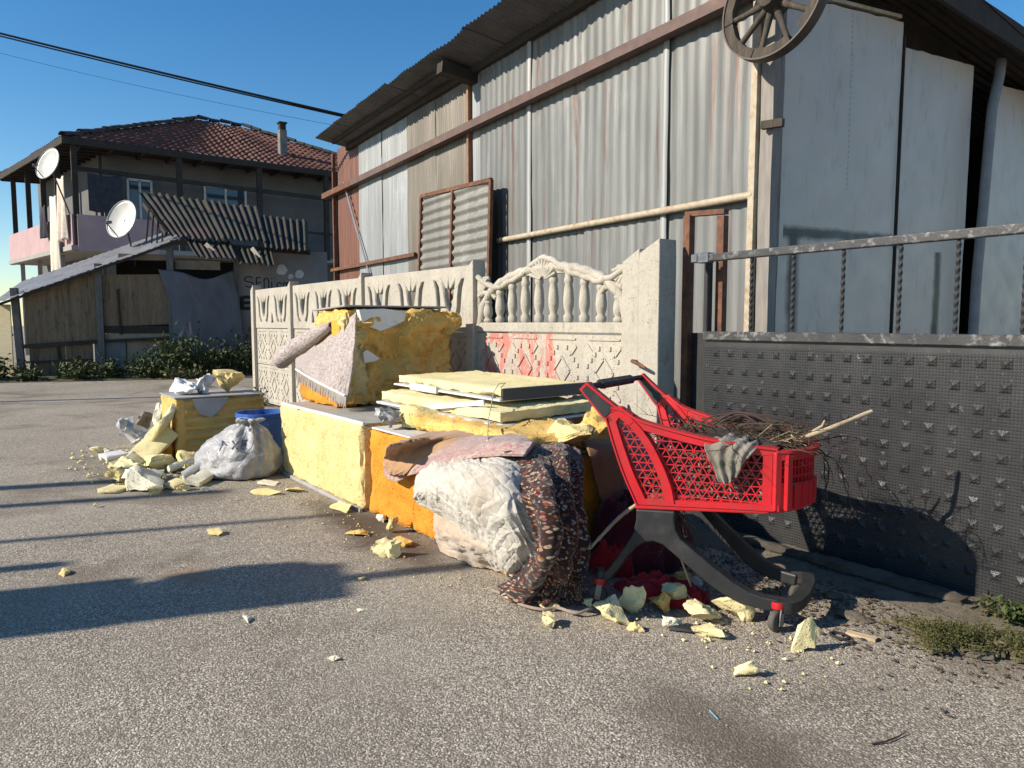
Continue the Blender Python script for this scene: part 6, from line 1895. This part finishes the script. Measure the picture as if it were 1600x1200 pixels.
# ------------------------------------------------------------------ foam pieces in front of the cart
FR_ = [  # pixel-surveyed ground spot, size, tone, label
    ((0.727, -1.418, 0.000), (.145, .085, .070), M_fl, 'pointed pale foam chunk in front of the cart rear wheel', 41, .3, (0, .2)),
    ((0.712, -1.283, 0.000), (.105, .06, .105), M_fl, 'upright pale foam slab leaning behind the pointed chunk', 42, .5, (.35, 0)),
    ((0.761, -1.181, 0.000), (.080, .06, .085), M_fb, 'orange brown foam chunk between pale pieces by the cart', 43, .2, (0, .1)),
    ((0.777, -1.101, 0.000), (.105, .06, .105), M_fl, 'pale curved foam piece right of the orange brown chunk', 44, .6, (.3, .2)),
    ((0.921, -1.131, 0.000), (.130, .10, .065), M_fl, 'wide pale foam lump below the cart leg', 45, .1, (0, 0)),
    ((0.994, -0.988, 0.000), (.130, .09, .095), M_fl, 'large pale foam chunk under the cart front leg', 46, -.2, (.15, 0)),
    ((1.043, -1.203, 0.000), (.110, .055, .042), M_fl, 'oblong pale foam piece nearest the camera left of front wheel', 47, .45, (0, 0)),
    ((1.338, -1.034, 0.000), (.085, .040, .120), M_fl, 'upright pale foam shard right of the cart front wheel', 48, 1.2, (.25, .1)),
    ((1.327, -1.367, 0.000), (.075, .06, .052), M_fl, 'yellow and cream foam lump alone on asphalt in front of cart', 49, .3, (0, 0)),
    ((0.462, -1.531, 0.000), (.085, .06, .050), M_fy, 'foam lump at hem of the floral quilt', 50, .5, (0, .3)),
    ((0.605, -1.650, 0.000), (.070, .05, .042), M_fl, 'small pale foam lump on asphalt before the floral quilt', 51, .0, (0, 0)),
    ((0.903, -1.263, 0.000), (.062, .045, .040), M_fw, 'crumbly whitish foam lump before orange brown chunk', 52, .9, (0, 0)),
    ((0.839, -1.401, 0.000), (.060, .04, .035), M_fy, 'small yellow foam piece nearest the pointed chunk', 53, .3, (0, 0)),
    ((0.532, -1.388, 0.000), (.060, .045, .035), M_fl, 'small pale foam crumb between quilt hem and cart wheel', 54, .1, (0, 0)),
    ((0.625, -0.898, 0.000), (.070, .05, .070), M_fb, 'brown foam chunk behind the red shirt', 55, .4, (0, .2)),
    ((0.649, -0.825, 0.000), (.060, .035, .040), M_fw, 'whitish foam sliver in shade under the cart', 56, .4, (.2, 0)),
    ((-0.576, -1.756, 0.000), (.125, .085, .085), M_fl, 'pale cube like foam chunk on road before orange block', 57, .4, (.2, .2)),
    ((-0.694, -1.619, 0.000), (.110, .05, .030), M_fb, 'flat brown foam flake beside the cube like chunk', 58, .2, (0, 0)),
    ((-0.944, -1.546, 0.000), (.075, .06, .085), M_fy, 'pointed yellow foam lump at foot of orange block', 59, .5, (0, 0)),
    ((-1.014, -1.728, 0.000), (.115, .06, .032), M_fb, 'flat brownish foam flake left of the pointed lump', 60, .4, (0, 0)),
    ((-1.596, -1.574, 0.000), (.160, .08, .045), M_fy, 'yellow foam flake at joint of the two long blocks', 61, .1, (0, 0)),
    ((-1.196, -1.495, 0.000), (.06, .05, .04), M_fw, 'cream foam crumb at left foot of orange block', 62, .1, (0, 0)),
    ((-2.355, -1.825, 0.000), (.230, .09, .030), M_fy, 'long flat yellow flake on road left of the pale block', 63, .5, (0, 0)),
    ((-2.304, -1.654, 0.000), (.160, .08, .030), M_fy, 'flat yellow flake at foot of the pale block', 64, .3, (0, 0)),
    ((-2.632, -1.712, 0.000), (.130, .10, .025), M_fw, 'pale flake in front of the white sack', 65, .6, (0, 0)),
    ((-1.504, -2.376, 0.000), (.09, .06, .03), M_fy, 'small yellow flake alone on road in the pole shadow', 66, .2, (0, 0)),
    ((-2.793, -2.457, 0.000), (.12, .08, .05), M_fy, 'small yellow chunk on road before the rubble heap', 67, .2, (0, 0)),
    ((-0.322, -2.023, 0.000), (.030, .03, .018), M_fy, 'tiny yellow crumb at tip of the wide shadow', 68, .2, (0, 0)),
    ((0.038, -2.182, 0.000), (.050, .018, .014), M_fw, 'white sliver on bare asphalt in the middle of road', 69, .9, (0, 0)),
    ((-1.251, -3.143, 0.000), (.085, .05, .020), M_fy, 'flat yellow flake on road at far left of the shadow', 70, .2, (0, 0)),
    ((-0.152, -2.598, 0.000), (.055, .03, .015), M_fw, 'pale flake on asphalt below the wide shadow', 71, .2, (0, 0)),
    ((0.378, -2.453, 0.000), (.045, .025, .012), M_fw, 'pale chip on asphalt near the bottom centre', 72, .4, (0, 0)),
]
for (p, s, mt, lb, sd, rz, tl) in FR_:
    chunk('foam_chunk', p, s, sd, mt, lb, 'broken foam pieces on the road', rz=rz, tilt=tl, rough=.16, sub=2, npts=9)
for k, (p, L, W, rz, lb, mt) in enumerate((((1.395, -0.751, 0.000), .11, .03, .2, 'flat tan wood sliver on the verge right of the cart', M_pale), ((0.910, -1.501, 0.000), .02, .02, 0, '', None))):
    if not lb: continue
    m = MB(); m.box((0, 0, .006), (L, W, .010), jit=.003); tag(m.build('wood_sliver', mt, None, p, (0, 0, rz)), lb, 'wood')
m = MB(); m.tube([Vector((.035 * math.cos(a), .025 * math.sin(a), .007)) for a in np.linspace(0, 2 * PI, 21)], .006, 6, cap=False)
tag(m.build('rubber_ring', M_blackflat, None, (1.347, -0.817, 0.000), sm=50), 'small black rubber ring on verge right of the upright shard', 'ring')
chunk('dark_shoe_sole', (0.965, -1.259, 0.000), (.11, .05, .022), 81, M_blackflat, 'flat dark rubber sole scrap between foam pieces by the cart', cat='sole', rz=.3, rough=.1)
m = MB(); m.tube([(1.796, -1.431, 0.006), (1.816, -1.388, 0.008), (1.823, -1.328, 0.006), (1.827, -1.295, 0.012)], [.003, .003, .0025, .001], 5); tag(m.build('dry_twig', M_twig2), 'small dark twig on asphalt at lower right', 'twig')
m = MB(); m.box((0, 0, .003), (.055, .003, .003)); tag(m.build('blue_straw', plain('pale_blue_plastic', (.22, .42, .52), None, 8, .5, 0), None, (1.426, -1.663, 0.000), (0, 0, -.4)), 'pale blue plastic sliver on asphalt at bottom centre right', 'straw')

# ------------------------------------------------------------------ rubble of boards left of the ribbed block
def board(p0, p1, w, th, mat, label, roll=0.0, lift=(.02, .02), seed=0):
    a = Vector(p0) + Vector((0, 0, lift[0])); b = Vector(p1) + Vector((0, 0, lift[1]))
    d = b - a; L = d.length; rz = math.atan2(d.y, d.x); ry = -math.asin(d.z / L)
    o = foam_box('foam_board', (-L / 2, -w / 2, -th / 2), (L / 2, w / 2, th / 2), max(.03, L / 20), .006, mat, None, seed, .012, None, .005)
    o.location = (a + b) / 2; o.rotation_euler = (roll, ry, rz)
    tag(o, label, 'board', 'broken boards in the rubble heap')
board((-4.052, -2.439, 0.000), (-4.304, -2.046, 0.340), .09, .03, M_wplast, 'long white strip propped against the ribbed block', 1.1, (.03, .0), 1)
board((-4.066, -2.363, 0.000), (-4.037, -2.101, 0.300), .22, .05, M_fl, 'pale foam board leaning on ribbed block behind the white strip', .9, (.03, .0), 2)
board((-3.510, -2.236, 0.000), (-3.517, -1.950, 0.060), .16, .05, M_fw, 'cream foam board sloping towards the white sack', -.4, (.03, .03), 3)
board((-3.182, -2.197, 0.000), (-3.203, -1.967, 0.100), .12, .05, M_wplast, 'white faced board lying against foot of the sack', -.7, (.02, .03), 4)
board((-2.857, -2.201, 0.000), (-3.100, -2.006, 0.000), .12, .05, M_fw, 'cream board end pointing at viewer before the sack', .2, (.03, .05), 5)
board((-2.894, -2.358, 0.000), (-2.987, -2.234, 0.000), .12, .04, M_fl, 'short pale board in front of the rubble', .1, (.02, .03), 6)
board((-4.442, -2.580, 0.000), (-4.498, -2.396, 0.000), .16, .045, M_wplast, 'white rounded panel at left end of the rubble', .1, (.025, .04), 7)
board((-3.001, -2.741, 0.000), (-3.114, -2.624, 0.000), .14, .03, M_fl, 'flat pale board in shade nearest the road', .1, (.015, .02), 8)
board((-4.386, -2.243, 0.000), (-3.984, -2.085, 0.460), .16, .05, M_fw, 'tall cream foam board leaning high against the ribbed block', .9, (.03, .0), 21)
board((-4.260, -2.200, 0.100), (-3.880, -2.148, 0.420), .20, .04, M_fl, 'short pale board leaning behind the tall cream board', .7, (.0, .0), 22)
board((-4.171, -2.311, 0.000), (-4.072, -2.073, 0.000), .10, .16, M_fo, 'orange ribbed foam piece at foot of ribbed block', .2, (.08, .08), 9)
board((-3.821, -2.576, 0.000), (-3.988, -2.351, 0.000), .13, .06, M_fl, 'pale board across front of the rubble heap', .5, (.03, .06), 10)
RB = [
    ((-3.064, -2.484, 0.000), (.42, .22, .13), M_fw, 'big cream foam lump in shade at front of rubble', 91),
    ((-3.626, -2.481, 0.000), (.30, .18, .11), M_fl, 'pale foam lump behind the big cream lump', 92),
    ((-3.412, -2.589, 0.000), (.20, .16, .09), M_fy, 'yellow foam lump left of the big cream lump', 93),
    ((-3.686, -2.260, 0.000), (.26, .20, .12), M_fl, 'crumbled pale foam in middle of the rubble', 94),
    ((-3.531, -2.048, 0.000), (.24, .16, .12), M_fy, 'yellow foam lump between rubble and sack', 95),
    ((-4.329, -2.164, 0.000), (.22, .16, .22), M_fy, 'yellow foam lump against ribbed block', 96),
    ((-5.255, -1.916, 0.000), (.20, .16, .34), M_fw, 'white crumpled foam high against the ribbed block', 97),
    ((-5.212, -2.193, 0.000), (.30, .22, .20), plain('torn_clear_film', (.52, .53, .54), (.38, .37, .36), 9, .3, .4), 'torn translucent plastic film behind the white strip', 98),
    ((-5.854, -2.008, 0.000), (.26, .2, .20), M_ply, 'brown cardboard scrap behind the plastic film', 99),
    ((-4.988, -2.564, 0.000), (.15, .10, .06), M_fl, 'small pale lump beyond left end of rubble', 100),
    ((-4.840, -2.478, 0.000), (.09, .07, .04), M_fw, 'small white lump beyond the white rounded panel', 101),
    ((-2.804, -2.269, 0.000), (.07, .06, .04), M_fl, 'small crumb before the cream board end', 102),
    ((-2.666, -2.149, 0.000), (.06, .05, .03), M_fw, 'tiny pale crumb before the sack', 103),
    ((-4.341, -2.018, 0.000), (.20, .10, .12), M_fo, 'amber foam scrap on the ribbed block foot', 104),
]
for (p, s, mt, lb, sd) in RB:
    chunk('foam_chunk' if 'film' not in lb and 'card' not in lb else 'scrap', p, s, sd, mt, lb, 'rubble heap pieces', rough=.22, sub=3, npts=10, cat='foam chunk' if 'film' not in lb and 'card' not in lb else 'scrap')
# uncountable crumbs
rd = random.Random(9)
def crumbs(name, n, gen, smin, smax, mat, label, flat=1.0):
    m = MB()
    for k in range(n):
        x, y = gen(); s = rd.uniform(smin, smax)
        base = Vector((x, y, s * .3))
        e = [rd.uniform(.3, .6) for _ in range(6)]; an = rd.uniform(0, 6)
        ux, uy = math.cos(an), math.sin(an); fl = rd.uniform(.4, 1) * flat
        pts = [base + Vector(q) * s for q in ((ux * e[0], uy * e[0], rd.uniform(-.1, .1)), (-ux * e[1], -uy * e[1], rd.uniform(-.1, .1)), (-uy * e[2] * .8, ux * e[2] * .8, rd.uniform(-.1, .1)), (uy * e[3] * .8, -ux * e[3] * .8, rd.uniform(-.1, .1)), (rd.uniform(-.15, .15), rd.uniform(-.15, .15), e[4] * fl), (0, 0, -.28 * flat))]
        m.add(pts, [(0, 2, 4), (2, 1, 4), (1, 3, 4), (3, 0, 4), (2, 0, 5), (1, 2, 5), (3, 1, 5), (0, 3, 5)])
    tag(m.build(name, mat, None, fix=True), label, None, kind='stuff')
crumbs('foam_crumbs', 420, lambda: (rd.gauss(-4.0, .5), rd.gauss(-2.3, .22)), .01, .055, M_fl, 'pale foam crumbs strewn around the rubble heap')
crumbs('foam_crumbs', 170, lambda: (rd.uniform(-3.2, .0), -1.60 - abs(rd.gauss(0, .22))), .005, .022, M_fy, 'yellow foam crumbs along foot of the long blocks')
crumbs('foam_crumbs', 120, lambda: (rd.uniform(.3, 1.5), -1.25 + rd.gauss(.1, .16)), .006, .026, M_fl, 'pale foam crumbs around the cart wheels')
crumbs('verge_grit', 1400, lambda: (rd.uniform(.2, 2.6), rd.gauss(-.42, .16)), .006, .022, M_soil, 'loose stones and clods on the soil verge under the gate')
crumbs('road_grit', 1500, lambda: (rd.uniform(-7, 2.6), rd.uniform(-4.2, -.6)), .004, .012, plain('light_grit', (.42, .39, .34), (.28, .26, .22), 30, .9, 0), 'light grit scattered over the asphalt')
crumbs('dead_leaves', 1300, lambda: (rd.gauss(.95, .5), rd.gauss(-.62, .22)), .008, .030, plain('dry_leaf', (.13, .085, .05), (.07, .05, .035), 30, .9, 0), 'dry leaves and bark bits along foot of gate', .15)

# plank and stones at the foot of the gate
o = foam_box('timber_baulk', (.25, -.17, .0), (1.52, -.085, .062), .03, .016, plain('rotten_baulk', (.075, .062, .048), (.045, .038, .03), 5, .95, .7, 30, dirt=(.13, .11, .08)), None, 3, .03, None, .008); tag(o, 'weathered timber baulk lying along foot of the gate', 'timber')
for k, (x, y, s) in enumerate(((1.28, -.60, .085), (1.50, -.56, .07), (1.10, -.45, .06), (1.74, -.58, .05))):
    chunk('concrete_lump', (x, y, .0), (s * 1.4, s, .025), 120 + k, M_soil, ('flat stone in front of the cart front wheel', 'flat pale stone on verge right of the cart', 'stone in shade under front of cart', 'small stone at edge of mossy verge')[k], 'stones on the gate verge', cat='stone', rough=.15)
# moss and weeds on the verge at right
M_moss = mat_leaf('dull_moss', (.055, .060, .018), (.10, .095, .03))
bush((1.757, -0.464, 0.020), .42, .16, .03, 5000, .011, M_moss, 'mat of dull green moss on verge at lower right', 201, 'weeds on the gate verge', .3, 'moss', 'moss_mat')
bush((1.633, -0.587, 0.020), .22, .10, .022, 1800, .010, M_moss, 'thin moss patch left of the moss mat', 202, 'weeds on the gate verge', .3, 'moss', 'moss_mat')
bush((1.678, -0.164, 0.030), .12, .06, .10, 200, .030, M_leaf1, 'small green leafy weed against gate at right edge', 203, 'weeds on the gate verge', .6, 'weed', 'weed')
bush((1.605, -0.153, 0.030), .05, .04, .11, 60, .030, M_leaf1, 'small upright weed at foot of the gate', 204, 'weeds on the gate verge', .6, 'weed', 'weed')
bush((-8.0, -.16, 0), .16, .10, .30, 260, .05, M_leaf1, 'green weed growing at left end of the concrete fence', 205, 'weeds on the gate verge', .6, 'weed', 'weed')

# ------------------------------------------------------------------ street poles out of frame that throw the road shadows
M_pole = plain('unseen_street_pole', (.30, .29, .28), (.22, .21, .20), 4, .7, .2)
def pole(tip, L, r, label, w=None):
    T = math.tan(SUN_EL); b = Vector((tip[0] - SUN_DIR.x * L, tip[1] - SUN_DIR.y * L, 0)); h = L * T
    E = empty('unseen_street_pole', b, 0, label, 'pole', 'unseen poles beside the road')
    m = MB(); m.tube([(0, 0, 0), (0, 0, h * .5), (0, 0, h)], [r * 1.15, r * 1.05, r], 12); m.build('shaft', M_pole, E, sm=50)
    m = MB(); m.box((0, 0, .03), (r * 4, r * 4, .06)); m.build('footing', M_pole, E)
    return E, h
pole((-1.50, -1.62), 8.5, .034, 'slim street pole whose shadow reaches the joint of the long blocks')
pole((-3.32, -2.25), 8.0, .085, 'street pole whose shadow points at the white sack')
pole((-2.60, -2.05), 9.0, .06, 'street pole whose shadow ends before the pale block')
pole((-9.5, 1.2), 13.0, .07, 'far street pole whose shadow crosses the road by the fence end')
pole((-1.42, -3.15), 5.0, .055, 'short street pole whose shadow just enters the road at left')
E_, h_ = pole((-.20, -1.50), 6.3, .055, 'unseen street pole with boxes added to shape the wide road shadow')
# unseen boxes added across the sun to shape the wide shadow
T_ = math.tan(SUN_EL)
def add_shadow_box(z0, z1, w, off):
    rz = math.atan2(SUN_DIR.y, SUN_DIR.x) + PI / 2
    m = MB(); m.box((off * math.cos(rz), off * math.sin(rz), (z0 + z1) / 2), (w, .30, z1 - z0), (0, 0, rz), bev=.02); m.build('shadow_box', M_pole, E_)
add_shadow_box((6.2 - 6.0) * T_, (6.2 - 1.55) * T_, .60, .04)
add_shadow_box((6.2 - 1.56) * T_, (6.2 - .62) * T_, .50, .0)
m = MB(); rz_ = math.atan2(SUN_DIR.y, SUN_DIR.x) + PI / 2; m.tube([(.20 * math.cos(rz_), .20 * math.sin(rz_), (6.2 - z) * T_) for z in (1.25, 1.0, .75, .6)], [.12, .17, .14, .05], 12); m.build('shadow_bulge', M_pole, E_, sm=60)  # unseen bulge added to round off the top of the wide shadow
